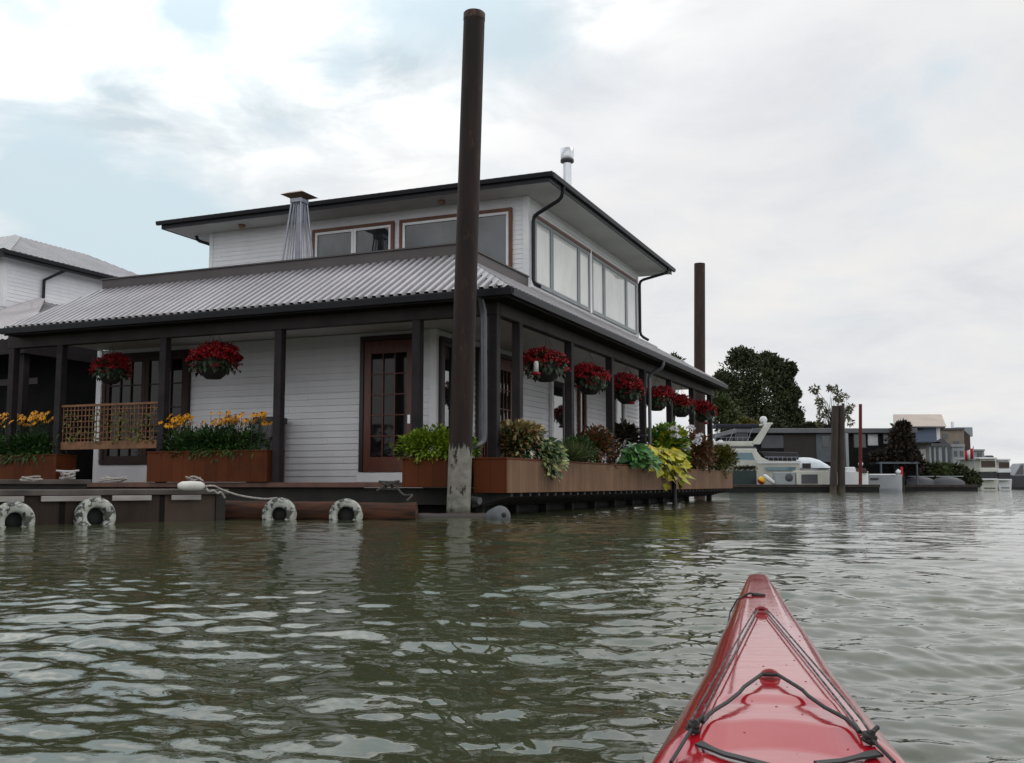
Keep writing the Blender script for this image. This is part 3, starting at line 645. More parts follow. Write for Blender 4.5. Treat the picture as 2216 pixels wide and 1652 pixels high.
# ------------------------------------------------------------------ planters
def planter(label, x0, x1, y0, y1, z0, z1, sides, wall=.035, cap=None):
    """open-topped plank box; sides: name -> material for its front/left/right/back board"""
    o = local_thing('planter_box', label, 'planter', (x0 + x1) / 2, (y0 + y1) / 2, z0); cx_, cy_ = (x0 + x1) / 2, (y0 + y1) / 2
    a0, a1, b0, b1, h = x0 - cx_, x1 - cx_, y0 - cy_, y1 - cy_, z1 - z0
    m = MB(); m.box(a0, a1, b0, b0 + wall, 0, h - .03); m.build('end_panel' if (y1 - y0) > (x1 - x0) else 'front_panel', sides[0], o, .004)
    m = MB(); m.box(a1 - wall, a1 + .003, b0 + wall + .001, b1 - wall, 0, h - .03); m.build('side_panel', sides[1], o, .004)
    m = MB(); m.box(a0, a0 + wall, b0 + wall + .001, b1 - wall, 0, h - .03); m.build('side_panel', sides[2], o, .004)
    m = MB(); m.box(a0, a1, b1 - wall, b1, 0, h - .03); m.build('end_panel', sides[0], o, .004)
    m = MB(); c = .035; m.box(a0 - .01, a1 + .012, b0 - .012, b0 + c + .02, h - .028, h); m.box(a1 - c - .02, a1 + .012, b0 + c + .021, b1 - c, h - .028, h); m.box(a0 - .01, a0 + c + .02, b0 + c + .021, b1 - c, h - .028, h); m.box(a0 - .01, a1 + .012, b1 - c + .001, b1 + .01, h - .028, h)
    m.build('rim', cap or sides[1], o, .003)
    m = MB(); m.box(a0 + wall, a1 - wall, b0 + wall, b1 - wall, h - .14, h - .07); m.build('soil', 'soil', o)
    return o
planter('short reddish brown planter box on the deck left of the scraped pile', -1.44, -.30, -.60, -.10, .45, .93, ('planter_stain', 'planter_stain', 'planter_stain'))
planter('long tan plank planter along the side porch, nearer of two, with a reddish end', -.12, .45, -.64, 9.92, .36, .92, ('planter_stain', 'planter_tan', 'planter_tan'), cap='planter_stain')
planter('long tan plank planter hung along the side porch, farther of two', .02, .45, 10.05, 17.9, .365, .91, ('planter_tan', 'planter_tan', 'planter_tan'))
planter('reddish brown planter box full of green leaves between two front porch posts', -7.27, -4.49, -.12, .40, .54, 1.12, ('planter_stain', 'planter_stain', 'planter_stain'))
planter('dark brown planter box at the left edge of the picture below orange flowers', -11.9, -9.62, -.10, .42, .54, 1.10, ('planter_stain', 'planter_stain', 'planter_stain'))

# ------------------------------------------------------------------ plants
def clump(n, rad, L, Wd, mb=None, cen=(0, 0, 0), shell=.55, mi=(0,), up=.35, droop=.3, flat=0.0, lobes=0):
    """leaf cloud filling an ellipsoid, thicker toward its outside, leaves fanning out and up"""
    mb = mb or MB(); c = Vector(cen)
    lob = [(rv(), U(.25, .55)) for _ in range(lobes)]
    for _ in range(n):
        d = rv(); 
        if d.z < -.35 and random.random() < .6: d.z = -d.z
        k = (shell + (1 - shell) * random.random()) * U(.85, 1.08)
        for (ld, lr) in lob:
            dt = d.dot(ld)
            if dt > .6: k *= 1 + lr * (dt - .6)
        p = c + Vector((d.x * rad[0] * k, d.y * rad[1] * k, d.z * rad[2] * k))
        dirv = (d + Vector((0, 0, up)) + rv(.6)).normalized(); nn = (Vector((0, 0, 1)) + rv(.5 + flat)).normalized()
        s = U(.65, 1.3); mb.leaf(p, dirv, nn, L * s, Wd * s, random.choice(mi), .15, droop * U(.3, 1.4))
    return mb
def stems(mb, n, rad, h, cen=(0, 0, 0), r=.008, mi=0):
    for _ in range(n):
        a = U(0, 6.28); k = math.sqrt(random.random()); b = Vector(cen) + Vector((math.cos(a) * rad[0] * k * .4, math.sin(a) * rad[1] * k * .4, 0))
        tpp = Vector(cen) + Vector((math.cos(a) * rad[0] * k, math.sin(a) * rad[1] * k, h * U(.7, 1.05)))
        mb.tube([b, b.lerp(tpp, .5) + rv(.02), tpp], [r, r * .8, r * .5], 5, mi, cap=False)
    return mb
def daisy(mb, p, nrm, r, mi_p=0, mi_c=1, n=9):
    nrm = nrm.normalized(); a = nrm.orthogonal().normalized(); b = nrm.cross(a)
    for j in range(n):
        th = 2 * math.pi * j / n + U(-.1, .1); d = a * math.cos(th) + b * math.sin(th)
        mb.leaf(p + d * r * .15, (d - nrm * .25).normalized(), nrm, r, r * .42, mi_p, .05, .25)
    mb.lathe([(0, .0)], 3)if False else None
    vs = [p + nrm * r * .28] + [p + (a * math.cos(2 * math.pi * j / 7) + b * math.sin(2 * math.pi * j / 7)) * r * .24 for j in range(7)]
    mb.add(vs, [(0, 1 + j, 1 + (j + 1) % 7) for j in range(7)], mi_c)
def floret(mb, p, r, n, mi=0):
    """ball of small petals, e.g. one geranium head"""
    for _ in range(n):
        d = rv(); d.z = abs(d.z) * .9 - .25
        q = p + d * r * U(.5, 1.0); mb.leaf(q, (d + rv(.7)), d, r * U(.55, .95), r * U(.5, .8), mi, .12, .3)

def plant(name, label, cat, x, y, z, leafs, flower=None, stem=True, srad=(.1, .1), sh=.3, group=None):
    o = local_thing(name, label, cat, x, y, z, group)
    if stem: stems(MB(), 8, srad, sh, (0, 0, -.06)).build('stems', 'leaf_mid', o)
    mb, mats = leafs; mb.build('foliage', mats, o)
    if flower: fb, fm = flower; fb.build('flowers', fm, o)
    return o

# front planter: lime shrub
plant('lime_shrub', 'lime green bushy shrub spilling over the short planter left of the scraped pile', 'shrub', -.95, -.40, .92,
      (clump(3400, (.60, .36, .30), .075, .045, clump(1500, (.34, .3, .24), .09, .045, None, (.42, .0, .14)), (-.1, -.02, .16), lobes=6, shell=.25), ['leaf_lime']), srad=(.35, .2), sh=.25)
plant('dark_shrub', 'dark green low shrub beside the lime shrub, just left of the scraped pile', 'shrub', -.42, -.28, .92, (clump(420, (.24, .2, .22), .085, .04, None, (0, 0, .12)), ['leaf_mid', 'leaf_dark']), srad=(.15, .1), sh=.2)

# rows of yellow daisies above green foliage
def daisies(label, x, z, halfw, nfl, fh, spread):
    lf = clump(4600, (halfw, .26, .34), .115, .04, None, (0, 0, .14), mi=(0, 1), up=.6, droop=.6, shell=.1)
    lf = clump(700, (halfw * .95, .2, .14), .10, .034, lf, (0, -.12, .02), mi=(0, 1), up=.1, droop=.9)
    st = MB(); fl = MB()
    for _ in range(nfl):
        fx = random.choice(spread) * halfw + U(-.22, .22); fy = U(-.2, .15); h = fh * U(.82, 1.12); b = Vector((fx * .9, fy * .6, .1)); p = Vector((fx, fy, h))
        st.tube([b, b.lerp(p, .5) + Vector((U(-.02, .02), 0, 0)), p], [.006, .005, .004], 4, 0, cap=False)
        for q in range(3): st.leaf(b.lerp(p, U(.2, .85)), rv() + Vector((0, 0, .4)), Vector((0, 0, 1)), .11, .03, 0, .1, .5)
        daisy(fl, p, Vector((U(-.5, .5), -.55, U(.4, 1))), U(.058, .085))
    o = local_thing('daisy_plant', label, 'flowers', x, .13, z)
    lf.build('foliage', ['leaf_dark', 'leaf_mid'], o); st.build('stems', 'leaf_dark', o); fl.build('flowers', ['petal_yellow', 'seed_brown'], o)
daisies('orange yellow daisies on tall stems behind the planter between two front porch posts', -5.88, 1.06, 1.38, 84, .70, (-.82, -.68, -.6, .0, .2, .35, .5, .72, -.5, .1))
daisies('orange yellow daisies above a dark leaf mass at the left edge of the picture', -10.75, 1.04, 1.15, 56, .84, (-.8, -.5, -.2, .1, .3, .45))
for k, (x, lb) in enumerate(((-6.5, 'white flowering sprays among the orange daisies, left clump against dark glass'), (-5.35, 'white flowering sprays among the orange daisies, right clump against white siding'))):
    fb = MB(); st = MB()
    for _ in range(36):
        p = Vector((U(-.38, .38), U(-.12, .1), U(.25, .62))); st.tube([(p.x * .5, p.y, 0), p], .004, 4, cap=False)
        for q in range(3): floret(fb, p + rv(.03), .028, 5)
    o = local_thing('white_flowers', lb, 'flowers', x, .16, 1.06); st.build('stems', 'leaf_olive', o); fb.build('flowers', 'petal_white', o)

# long planter, near to far
plant('variegated_shrub', 'cream and orange leaved shrub at the near corner of the long planter', 'shrub', .14, .62, .90,
      (clump(1500, (.36, .55, .28), .10, .05, clump(900, (.34, .50, .18), .12, .065, None, (-.02, .1, .44), mi=(1,), lobes=4, shell=.3), (0, 0, .26), mi=(0, 0, 1, 2), shell=.2), ['leaf_dark', 'leaf_cream', 'leaf_rust']), srad=(.25, .25), sh=.5)
def hosta(label, x, y, z, n, L, Wd, mats, mi, spread=.35, hang=.5, h=.25, out=.3):
    m = MB(); st = MB()
    for i in range(n):
        a = U(0, 6.28); d = Vector((math.cos(a), math.sin(a), 0)); k = random.random() ** .6
        p = Vector((d.x * spread * .6 * k + out * k * .45, d.y * spread * k, h * (1 - k ** 3 * (.3 + hang * .9)) + U(-.08, .08)))
        dr = (d * .7 + Vector((out, -.2, .1 - .35 * hang * k)) + rv(.55)).normalized(); s = U(.6, 1.2)
        m.leaf(p, dr, (Vector((.7, -.5, .8)) + rv(.45)), L * s, Wd * s, random.choice(mi), .10, U(.1, .45)); st.tube([(p.x * .15, p.y * .15, -.05), p * .6 + Vector((0, 0, h * .3)), p], [.008, .006, .004], 4, cap=False)
    o = local_thing('leafy_plant', label, 'plant', x, y, z); m.build('foliage', mats, o); st.build('stems', 'leaf_mid', o); return o
hosta('green and cream variegated ivy trailing over the long planter near its near corner', .34, 1.25, .90, 230, .15, .085, ['leaf_variegated', 'leaf_dark'], (0, 0, 1), .34, .9, .30, .35)
hosta('cream edged leaves hanging lowest over the planter front, under the ivy', .44, 1.15, .72, 90, .14, .08, ['leaf_variegated', 'leaf_cream'], (0, 0, 1), .18, 1.3, .2, .2)
gr = MB()
for _ in range(900):
    a = U(0, 6.28); k = random.random(); b = Vector((U(-.12, .12), U(-.3, .3), 0)); d = Vector((math.cos(a) * .5 + .35, math.sin(a) * .5, 1.0 * (1 - .5 * k))).normalized()
    gr.leaf(b + d * .05, d, rv(), U(.25, .42), .010, 0, .05, .55)
o = local_thing('grass_plant', 'fine feathery grass mound drooping over the long planter', 'plant', .30, 2.75, .90); gr.build('foliage', 'leaf_grass', o)
plant('dark_shrub', 'dark green low bush between the feathery grass and the first rust shrub', 'shrub', .12, 3.65, .90, (clump(1700, (.36, .6, .32), .09, .045, None, (0, 0, .2), mi=(0, 0, 1), shell=.2), ['leaf_dark', 'leaf_mid']), srad=(.2, .3), sh=.3)
plant('rust_shrub', 'rust orange leaved shrub in the nearer half of the long planter', 'shrub', .16, 4.75, .90, (clump(3000, (.40, .66, .46), .085, .045, None, (0, 0, .32), mi=(0, 0, 0, 1), lobes=4, shell=.2), ['leaf_rust', 'leaf_dark']), srad=(.3, .4), sh=.5)
hosta('bright green broad leaved plant bending over the long planter', .34, 6.75, .90, 170, .26, .17, ['leaf_hosta'], (0,), .52, .8, .34, .4)
hosta('yellow green broad leaved vine spilling over the joint of the two planters', .40, 8.55, .92, 190, .30, .21, ['leaf_yellow', 'leaf_gold', 'leaf_hosta'], (0, 0, 0, 1), .85, .95, .36, .35)
hosta('yellow green leaves hanging lowest over the joint of the two planters', .48, 9.5, .70, 55, .28, .2, ['leaf_yellow'], (0,), .42, 1.4, .22, .2)
plant('purple_plant', 'dark purple leaved plant standing behind the yellow green vine', 'plant', .0, 7.3, .95, (clump(160, (.26, .32, .36), .26, .16, None, (0, 0, .5), shell=.3), ['tree_purple', 'leaf_dark']), srad=(.15, .15), sh=.6)
plant('lime_shrub', 'tall lime green shrub dotted with white blooms above the farther long planter', 'shrub', .2, 10.6, .92,
      (clump(1900, (.42, 1.15, .54), .20, .12, None, (0, 0, .52), mi=(0, 0, 1, 2), lobes=5, shell=.2), ['leaf_lime', 'leaf_hosta', 'leaf_yellow']), srad=(.3, .7), sh=.7)
ls_ = bpy.data.objects['foliage' if False else [o for o in bpy.data.objects if o.get('label', '').startswith('tall lime green')][0].name]
for p in ((.35, -.9, .92), (.38, .9, 1.04), (.4, 1.5, .72), (.45, .1, .52), (.35, -.75, .78), (.42, 1.7, .86)):
    fb = MB()
    for _ in range(4): floret(fb, Vector(p) + rv(.05), .085, 14)
    fb.build('bloom', 'petal_white', ls_)
plant('rust_shrub', 'rust brown leaved shrub in the farther long planter beside the lime shrub', 'shrub', .22, 13.9, .90, (clump(3400, (.46, 1.35, .60), .12, .06, None, (0, 0, .42), mi=(0, 0, 0, 1), lobes=5, shell=.2), ['leaf_rust', 'leaf_dark']), srad=(.3, .7), sh=.6)
plant('olive_shrub', 'olive and yellow rounded shrub at the far end of the long planter', 'shrub', .27, 16.7, .90, (clump(2800, (.48, 1.0, .46), .12, .06, None, (.08, 0, .32), mi=(0,), lobes=3, shell=.2), ['leaf_olive']), srad=(.3, .5), sh=.5)

# ------------------------------------------------------------------ hanging baskets
def basket_mesh(seed):
    random.seed(seed)
    pot = MB(); pot.lathe([(0, -.42), (.13, -.415), (.23, -.33), (.30, -.18), (.325, -.06), (.30, -.06), (.27, -.10), (0, -.10)], 20)
    fo = clump(620, (.37, .37, .18), .09, .065, None, (0, 0, -.05), mi=(0, 0, 0, 1)); 
    for _ in range(110):
        a = U(0, 6.28); r = U(.27, .42); fo.leaf(Vector((math.cos(a) * r, math.sin(a) * r, U(-.26, -.02))), Vector((math.cos(a), math.sin(a), -.9)), Vector((0, 0, 1)) + rv(.3), .10, .075, random.choice((0, 1)), .12, .6)
    fl = MB()
    gap = [(rv(), U(.45, .8)) for _ in range(5)]; bias = Vector((U(-.12, .12), U(-.12, .12), U(-.05, .06))); sx_ = U(.85, 1.12)
    for _ in range(230):
        d = rv(); d.z = abs(d.z) - .12; k = U(.80, 1.14)
        if any(d.dot(g_) > .88 and random.random() < w_ for g_, w_ in gap): continue
        p = bias * (d.z + .2) + Vector((d.x * (sx_ - 1) * .42, d.y * (1 / sx_ - 1) * .42, 0)) + Vector((d.x * .42 * k, d.y * .42 * k, -.05 + d.z * .33 * k)); floret(fl, p, U(.035, .075), 12)
    for _ in range(5):
        a = U(0, 6.28); r = U(.34, .46); zl = U(-.38, -.2); q0 = Vector((math.cos(a) * .28, math.sin(a) * .28, -.06)); q1 = Vector((math.cos(a) * r, math.sin(a) * r, zl))
        for k in range(9): fo.leaf(q0.lerp(q1, k / 8) + Vector((0, 0, .06 * math.sin(3.1 * k / 8))), rv() + Vector((0, 0, -.5)), Vector((0, 0, 1)) + rv(.4), .085, .06, random.choice((0, 1)), .12, .5)
        if random.random() < .6: floret(fl, q1, .05, 10)
    for _ in range(26):
        a = U(0, 6.28); r = U(.36, .47); floret(fl, Vector((math.cos(a) * r, math.sin(a) * r, U(-.24, .0))), .05, 12)
    hg = MB()
    for j in range(3):
        a = 2 * math.pi * j / 3 + .4; hg.tube([(math.cos(a) * .25, math.sin(a) * .25, -.06), (math.cos(a) * .16, math.sin(a) * .16, .22), (0, 0, .5)], .004, 5)
    hg.tube([(0, 0, .5), (.02, 0, .53), (0, 0, .56)], .004, 5)
    return pot, fo, fl, hg
def basket(label, x, y, z, seed, s=1.0, rz=0):
    pot, fo, fl, hg = basket_mesh(seed)
    o = local_thing('hanging_basket', label, 'flower basket', x, y, z, 'baskets of red flowers hung along the porch', rz); o.scale = (s, s, s)
    pot.build('pot', 'pot_dark', o); fo.build('foliage', ['basket_leaf', 'leaf_dark'], o); fl.build('flowers', 'petal_red', o); hg.build('hanger', 'wire', o)
    return o
basket('red flower basket hung before the white siding, between two front porch posts', -6.22, .45, 2.98, 1, 1.08)
basket('dim red flower basket hung in shade above the lattice railing', -8.98, .62, 2.92, 2, .86, 1.3)
sides = [(2.45, 2.84, 3, 1.0, 'biggest red flower basket of the side porch row, nearest the house corner'),
         (5.05, 2.80, 4, .98, 'second red flower basket from the house corner on the side porch, above the feathery grass'),
         (7.8, 2.80, 5, .98, 'third red flower basket from the house corner on the side porch, above the purple plant'),
         (10.5, 2.80, 6, .95, 'fourth red flower basket from the house corner on the side porch, above the lime shrub'),
         (13.2, 2.80, 7, .95, 'fifth red flower basket from the house corner on the side porch, above the rust shrub'),
         (16.0, 2.82, 8, .98, 'red flower basket at the far end of the side porch row')]
for (y, z, sd_, s, lb) in sides: basket(lb, -.07, y, z, sd_, s, U(0, 6))
random.seed(99)
def feeder(label, x, y, z):
    o = local_thing('bird_feeder', label, 'bird feeder', x, y, z, 'bird feeders below the side porch baskets')
    m = MB(); m.lathe([(0, .20), (.03, .195), (.042, .16), (.045, .0), (0, .0)], 14); m.build('bottle', 'blind_white', o)
    m = MB(); m.lathe([(0, .0), (.05, -.002), (.085, -.03), (.07, -.06), (0, -.065)], 14); m.build('base', 'petal_red', o)
    m = MB(); m.tube([(0, 0, .2), (0, .01, .4), (0, 0, .62)], .004, 5); m.build('hanger', 'wire', o)
feeder('small bird feeder hung left of the biggest side porch basket', .02, 1.72, 2.53)
feeder('small bird feeder hung below the third side porch basket', .05, 7.75, 2.44)
feeder('small bird feeder hung below the farthest side porch basket', .05, 15.9, 2.40)

# ------------------------------------------------------------------ lattice railing, box, patio heater
rl = local_thing('lattice_railing', 'low reddish lattice railing with vines between the two leftmost porch posts', 'railing', -8.44, .08, 1.19)
m = MB(); m.box(-1.26, 1.27, -.035, .035, .86, .905); m.build('top_rail', 'lattice_wood', rl, .004)
m = MB(); m.box(-1.25, 1.26, -.03, .03, .0, .16); m.build('bottom_rail', 'lattice_wood', rl, .004)
m = MB()
for i in range(26): x = -1.22 + i * .098; m.box(x - .009, x + .009, -.012, .0, .16, .86)
for i in range(6): z = .22 + i * .115; m.box(-1.25, 1.26, .001, .010, z - .009, z + .009)
m.build('lattice', 'lattice_wood', rl)
vn = MB()
for (cx_, n) in ((-.95, 60), (-.3, 60), (.3, 80), (.65, 60), (1.05, 40)):
    for _ in range(n): vn.leaf(Vector((cx_ + random.gauss(0, .16), -.03 + U(-.03, .02), U(.1, .75))), rv(), Vector((0, -1, .4)), .07, .045, 0, .1, .3)
o = local_thing('vine', 'thin green vine climbing the lattice railing', 'vine', -8.44, .05, 1.19); vn.build('foliage', 'leaf_olive', o)
bx_ = local_thing('cabinet_box', 'grey box with dark lid against the white siding behind the orange daisies', 'box', -6.02, 1.9, .53)
m = MB(); m.box(-.3, .3, -.25, .25, 0, 1.20); m.build('body', 'box_grey', bx_, .01)
m = MB(); m.box(-.14, .33, -.28, .28, 1.201, 1.33); m.build('lid', 'box_lid', bx_, .02)

ph = local_thing('patio_heater', 'pyramid shaped metal patio heater standing on the roof terrace', 'heater', -6.1, 3.0, 4.66)
m = MB(); m.box(-.27, .27, -.27, .27, 0, .45); m.build('base', 'heater_metal', ph, .01)
for sx in (-1, 1):
    for sy in (-1, 1):
        m = MB(); m.tube([(sx * .26, sy * .26, .45), (sx * .115, sy * .115, 2.06)], .022, 6); m.build('strut', 'heater_metal', ph)
for q in (-.5, 0, .5):
    for a0, b0 in (((q, -1), (q * .9, -1)), ((q, 1), (q * .9, 1)), ((-1, q), (-1, q * .9)), ((1, q), (1, q * .9))):
        m = MB(); m.tube([(a0[0] * .25, a0[1] * .25, .45), (b0[0] * .112, b0[1] * .112, 2.03)], .009, 5); m.build('guard_rod', 'heater_metal', ph)
m = MB(); m.tube([(0, 0, .45), (0, 0, 2.0)], .05, 14); m.build('glass_tube', 'heater_metal', ph)
m = MB(); m.box(-.15, .15, -.15, .15, 2.0, 2.10); m.build('burner', 'heater_metal', ph, .01)
m = MB(); 
a_, b_ = [(-.30, -.30, 2.17), (.30, -.30, 2.17), (.30, .30, 2.17), (-.30, .30, 2.17)], [(-.16, -.16, 2.24), (.16, -.16, 2.24), (.16, .16, 2.24), (-.16, .16, 2.24)]
c_ = [(-.13, -.13, 2.105), (.13, -.13, 2.105), (.13, .13, 2.105), (-.13, .13, 2.105)]
m.add(a_ + b_ + c_, [(4, 5, 6, 7), (0, 1, 5, 4), (1, 2, 6, 5), (2, 3, 7, 6), (3, 0, 4, 7), (8, 9, 1, 0), (9, 10, 2, 1), (10, 11, 3, 2), (11, 8, 0, 3)]); m.build('reflector', 'heater_copper', ph)

# ------------------------------------------------------------------ dock floats, logs, tyres, ropes at the left
pm('dock_top', (.10, .085, .075), (.045, .038, .034), 2.5, .85, bump=.004)
pm('log_bark', (.085, .034, .018), (.022, .014, .011), 5, .85, stretch=(.35, 3, 3), bump=.02, bscale=9, spec=.2, detail=8)
pm('log_wet', (.035, .022, .016), (.018, .012, .010), 4, .5, stretch=(.3, 3, 3), bump=.01, bscale=9)
pm('weathered', (.34, .32, .30), (.22, .20, .185), 7, .85, stretch=(.3, 2, 2))
pm('rope_white', (.36, .34, .31), (.22, .2, .18), 30, .9, bump=.004, bscale=90)
pm('rope_dark', (.06, .055, .05), (.03, .027, .025), 30, .9, bump=.004, bscale=90)
pm('fender_white', (.66, .65, .60), (.5, .49, .45), 4, .5)
pm('fender_grey', (.09, .095, .10), (.05, .052, .055), 5, .6)
pm('cleat_metal', (.34, .35, .36), (.2, .2, .2), 6, .5, metal=.5)
m_ = bpy.data.materials.new('tyre_paint'); m_.use_nodes = True; k = NT(m_.node_tree); b = k.n['Principled BSDF']; b.inputs['Roughness'].default_value = .7
tcn = k.new('ShaderNodeTexCoord'); o_ = tcn.outputs['Object']
w1 = k.ramp(k.noise(k.mapping(o_, (1, .6, 1)), 9.5, 7, .7), [(.49, 0), (.54, 1)]); col = k.mix(w1, (.38, .385, .35), (.03, .032, .036))
sep_ = k.new('ShaderNodeSeparateXYZ'); k.lk(o_, sep_.inputs[0]); col = k.mix(k.ramp(k.noise(o_, 12, 5), [(.45, 0), (.7, .5)]), col, (.16, .17, .11)); k.lk(col, b.inputs['Base Color'])
bn = k.new('ShaderNodeBump', i_Strength=.7, i_Distance=.0012); k.lk(k.noise(o_, 25, 4), bn.inputs['Height']); k.lk(bn.outputs[0], b.inputs['Normal']); M['tyre_paint'] = m_
pm('rubber', (.012, .012, .012), None, 8, .85)

d0, d1 = Vector((-8.5, 10.2, 0)), Vector((-4.05, 14.35, 0)); dx = (d1 - d0).normalized(); drz = math.atan2(dx.y, dx.x); dn = Vector((dx.y, -dx.x, 0)); LL = (d1 - d0).length
dock = thing('dock_float', 'dark timber dock float with white boards and tyres along its side, lower left', 'dock', d0, drz)
m = MB(); m.box(0, LL, .0, 1.5, -.3, .355); m.build('float_body', 'dock_side', dock, .01)
m = MB(); m.box(-.0, LL + .06, -.05, 1.55, .356, .43); m.build('deck_planks', 'dock_top', dock, .008)
for (a, b_) in ((.2, 2.0), (2.35, 3.42), (3.62, 4.35), (4.5, 5.02), (5.3, 5.72)):
    m = MB(); m.box(a, b_, -.075, -.051, .285, .352); m.build('rub_board', 'weathered', dock, .004)
m = MB(); m.box(LL - .12, LL + .02, -.03, -.001, -.2, .35); m.build('corner_post', 'under_timber', dock)
# raised plank walkway behind the float
w0, w1_ = Vector((-9.5, 11.8, 0)), Vector((-5.6, 13.6, 0)); wx_ = (w1_ - w0).normalized()
wk = thing('plank_walkway', 'weathered raised plank walkway behind the dock float at the far left', 'walkway', w0, math.atan2(wx_.y, wx_.x))
m = MB(); m.box(0, (w1_ - w0).length, 0, 1.3, .50, .56); m.build('planks', 'dock_top', wk, .006)
m = MB(); m.box(.05, (w1_ - w0).length - .05, .06, 1.2, -.2, .499); m.build('frame', 'under_timber', wk)
# logs
def log(label, a, b, r, mat, n=10):
    a, b = Vector(a), Vector(b); m = MB(); L = (b - a).length
    m.tube([(L * i / n, U(-.012, .012), U(-.01, .01)) for i in range(n + 1)], [r * U(.94, 1.05) for _ in range(n + 1)], 18)
    o = m.build('log', mat, None); d = (b - a).normalized(); o.location = a; o.rotation_euler = (0, -math.asin(d.z), math.atan2(d.y, d.x)); tag(o, label, 'log'); return o
la = at(478, 1100, 14.75); lb_ = at(902, 1100, 14.75)
log('reddish brown floating log behind the two small painted tyres', (la.x, la.y, .10), (lb_.x, lb_.y, .085), .155, 'log_bark')
la = at(896, 1100, 14.9); lb_ = at(1062, 1100, 14.9)
log('dark wet log floating low in front of the scraped pile', (la.x, la.y, -.035), (lb_.x, lb_.y, -.045), .125, 'log_wet')
# tyres
def tyre(label, px, Y, zc, r, rh, wid, yaw, tilt=0):
    p = at(px, 1100, Y)
    m = MB(); mid = (r + rh) / 2; prof = []
    for i in range(15):
        th = math.pi * 2 * i / 14; c_, s_ = math.cos(th), math.sin(th)
        e = .62; prof.append((mid + (r - rh) / 2 * math.copysign(abs(c_) ** e, c_), wid / 2 * math.copysign(abs(s_) ** e, s_)))
    m.lathe(prof, 40, axis='y'); o = m.build('painted_tyre', 'tyre_paint', None); o.location = (p.x, p.y, zc); o.rotation_euler = (R(tilt), 0, yaw); tag(o, label, 'tyre', 'painted tyre fenders along the dock')
    m = MB(); m.lathe([(0, wid * .18), (rh + .012, wid * .18), (rh + .012, wid * .30), (0, wid * .30)], 30, axis='y'); m.build('hollow_shade_disc', 'rubber', o); return o  # black disc added behind the hole; its colour stands for the shade inside
tyre('white painted tyre cut by the left edge of the picture, with a dark stripe', 30, 12.08, .065, .235, .105, .18, drz, 4)
tyre('big mottled white tyre on the dock float, near the left', 206, 12.98, .085, .25, .115, .2, drz, -5)
tyre('small white tyre against the log, at the end of the rope line', 605, 14.38, .075, .24, .10, .17, R(6), 3)
tyre('small white tyre against the log, straight below the white siding', 749, 14.36, .065, .235, .115, .17, R(2), -4)
p = at(1076, 1110, 14.6); fe = thing('barrel_fender', 'dark grey barrel fender floating at the foot of the house corner', 'fender', (p.x, p.y, .02), R(20))
m = MB(); m.lathe([(0, -.23), (.10, -.22), (.15, -.15), (.155, .12), (.11, .19), (0, .2)], 22, axis='y'); o = m.build('body', 'fender_grey', fe); o.rotation_euler = (R(-12), 0, 0)
m = MB(); m.lathe([(.0, -.236), (.035, -.236), (.035, -.20)], 14, (.02, 0, .0), axis='y'); o = m.build('plug_hole', 'rubber', fe); o.rotation_euler = (R(-12), 0, 0)
# lying white fender, ropes, cleats
p = at(414, 1052, 13.75); lf_ = thing('white_fender', 'white cushion shaped fender lying on the end of the dock float', 'fender', (p.x, p.y, .475), drz)
m = MB(); m.lathe([(0, -.19), (.035, -.18), (.06, -.13), (.066, 0), (.06, .13), (.035, .18), (0, .19)], 16, axis='x'); m.build('body', 'fender_white', lf_)
def rope(name, label, cat, pts, r, mat):
    q = [Vector(x) for x in pts]; c0 = q[0].copy(); fine = []
    for i in range(len(q) - 1):
        a, b, p0, p3 = q[i], q[i + 1], q[max(i - 1, 0)], q[min(i + 2, len(q) - 1)]
        for s in range(6):
            t_ = s / 6; fine.append(.5 * ((2 * a) + (b - p0) * t_ + (2 * p0 - 5 * a + 4 * b - p3) * t_ ** 2 + (3 * a - p0 - 3 * b + p3) * t_ ** 3) - c0)
    fine.append(q[-1] - c0); m = MB(); m.tube(fine, r, 7); o = m.build(name, mat, None, loc=c0); tag(o, label, cat); return o
ra = at(438, 1054, 13.9)
rope('mooring_rope', 'pale rope from the white fender to the first small tyre', 'rope', [ra, at(462, 1052, 14.0), at(480, 1060, 14.2), at(520, 1073, 14.3), at(570, 1080, 14.35), at(600, 1078, 14.4)], .014, 'rope_white')
rope('mooring_rope', 'loose pale rope coil end hanging off the dock float corner', 'rope', [at(446, 1056, 13.95), at(452, 1064, 13.9), at(462, 1062, 13.95), at(470, 1068, 14.0), at(478, 1066, 14.1), at(486, 1078, 14.2)], .016, 'rope_white')
def coil(label, px, py, Y, n, r, spread, mat):
    c = at(px, py, Y); pts = []
    for i in range(n * 5): a = i * 1.256 + U(-.2, .2); k = spread * U(.5, 1.1); pts.append(c + Vector((math.cos(a) * k * 1.4, math.sin(a) * k * .8, U(-.02, .05))))
    return rope('rope_coil', label, 'rope', pts, r, mat)
coil('tangled pale rope lying on the walkway, right part', 420, 1040, 14.0, 2, .012, .08, 'rope_white')
coil('pale rope heap on the deck edge below the lattice railing', 245, 1041, 13.7, 3, .013, .12, 'rope_white')
coil('pale rope heap on the walkway at the far left', 66, 1040, 12.3, 2, .012, .10, 'rope_white')
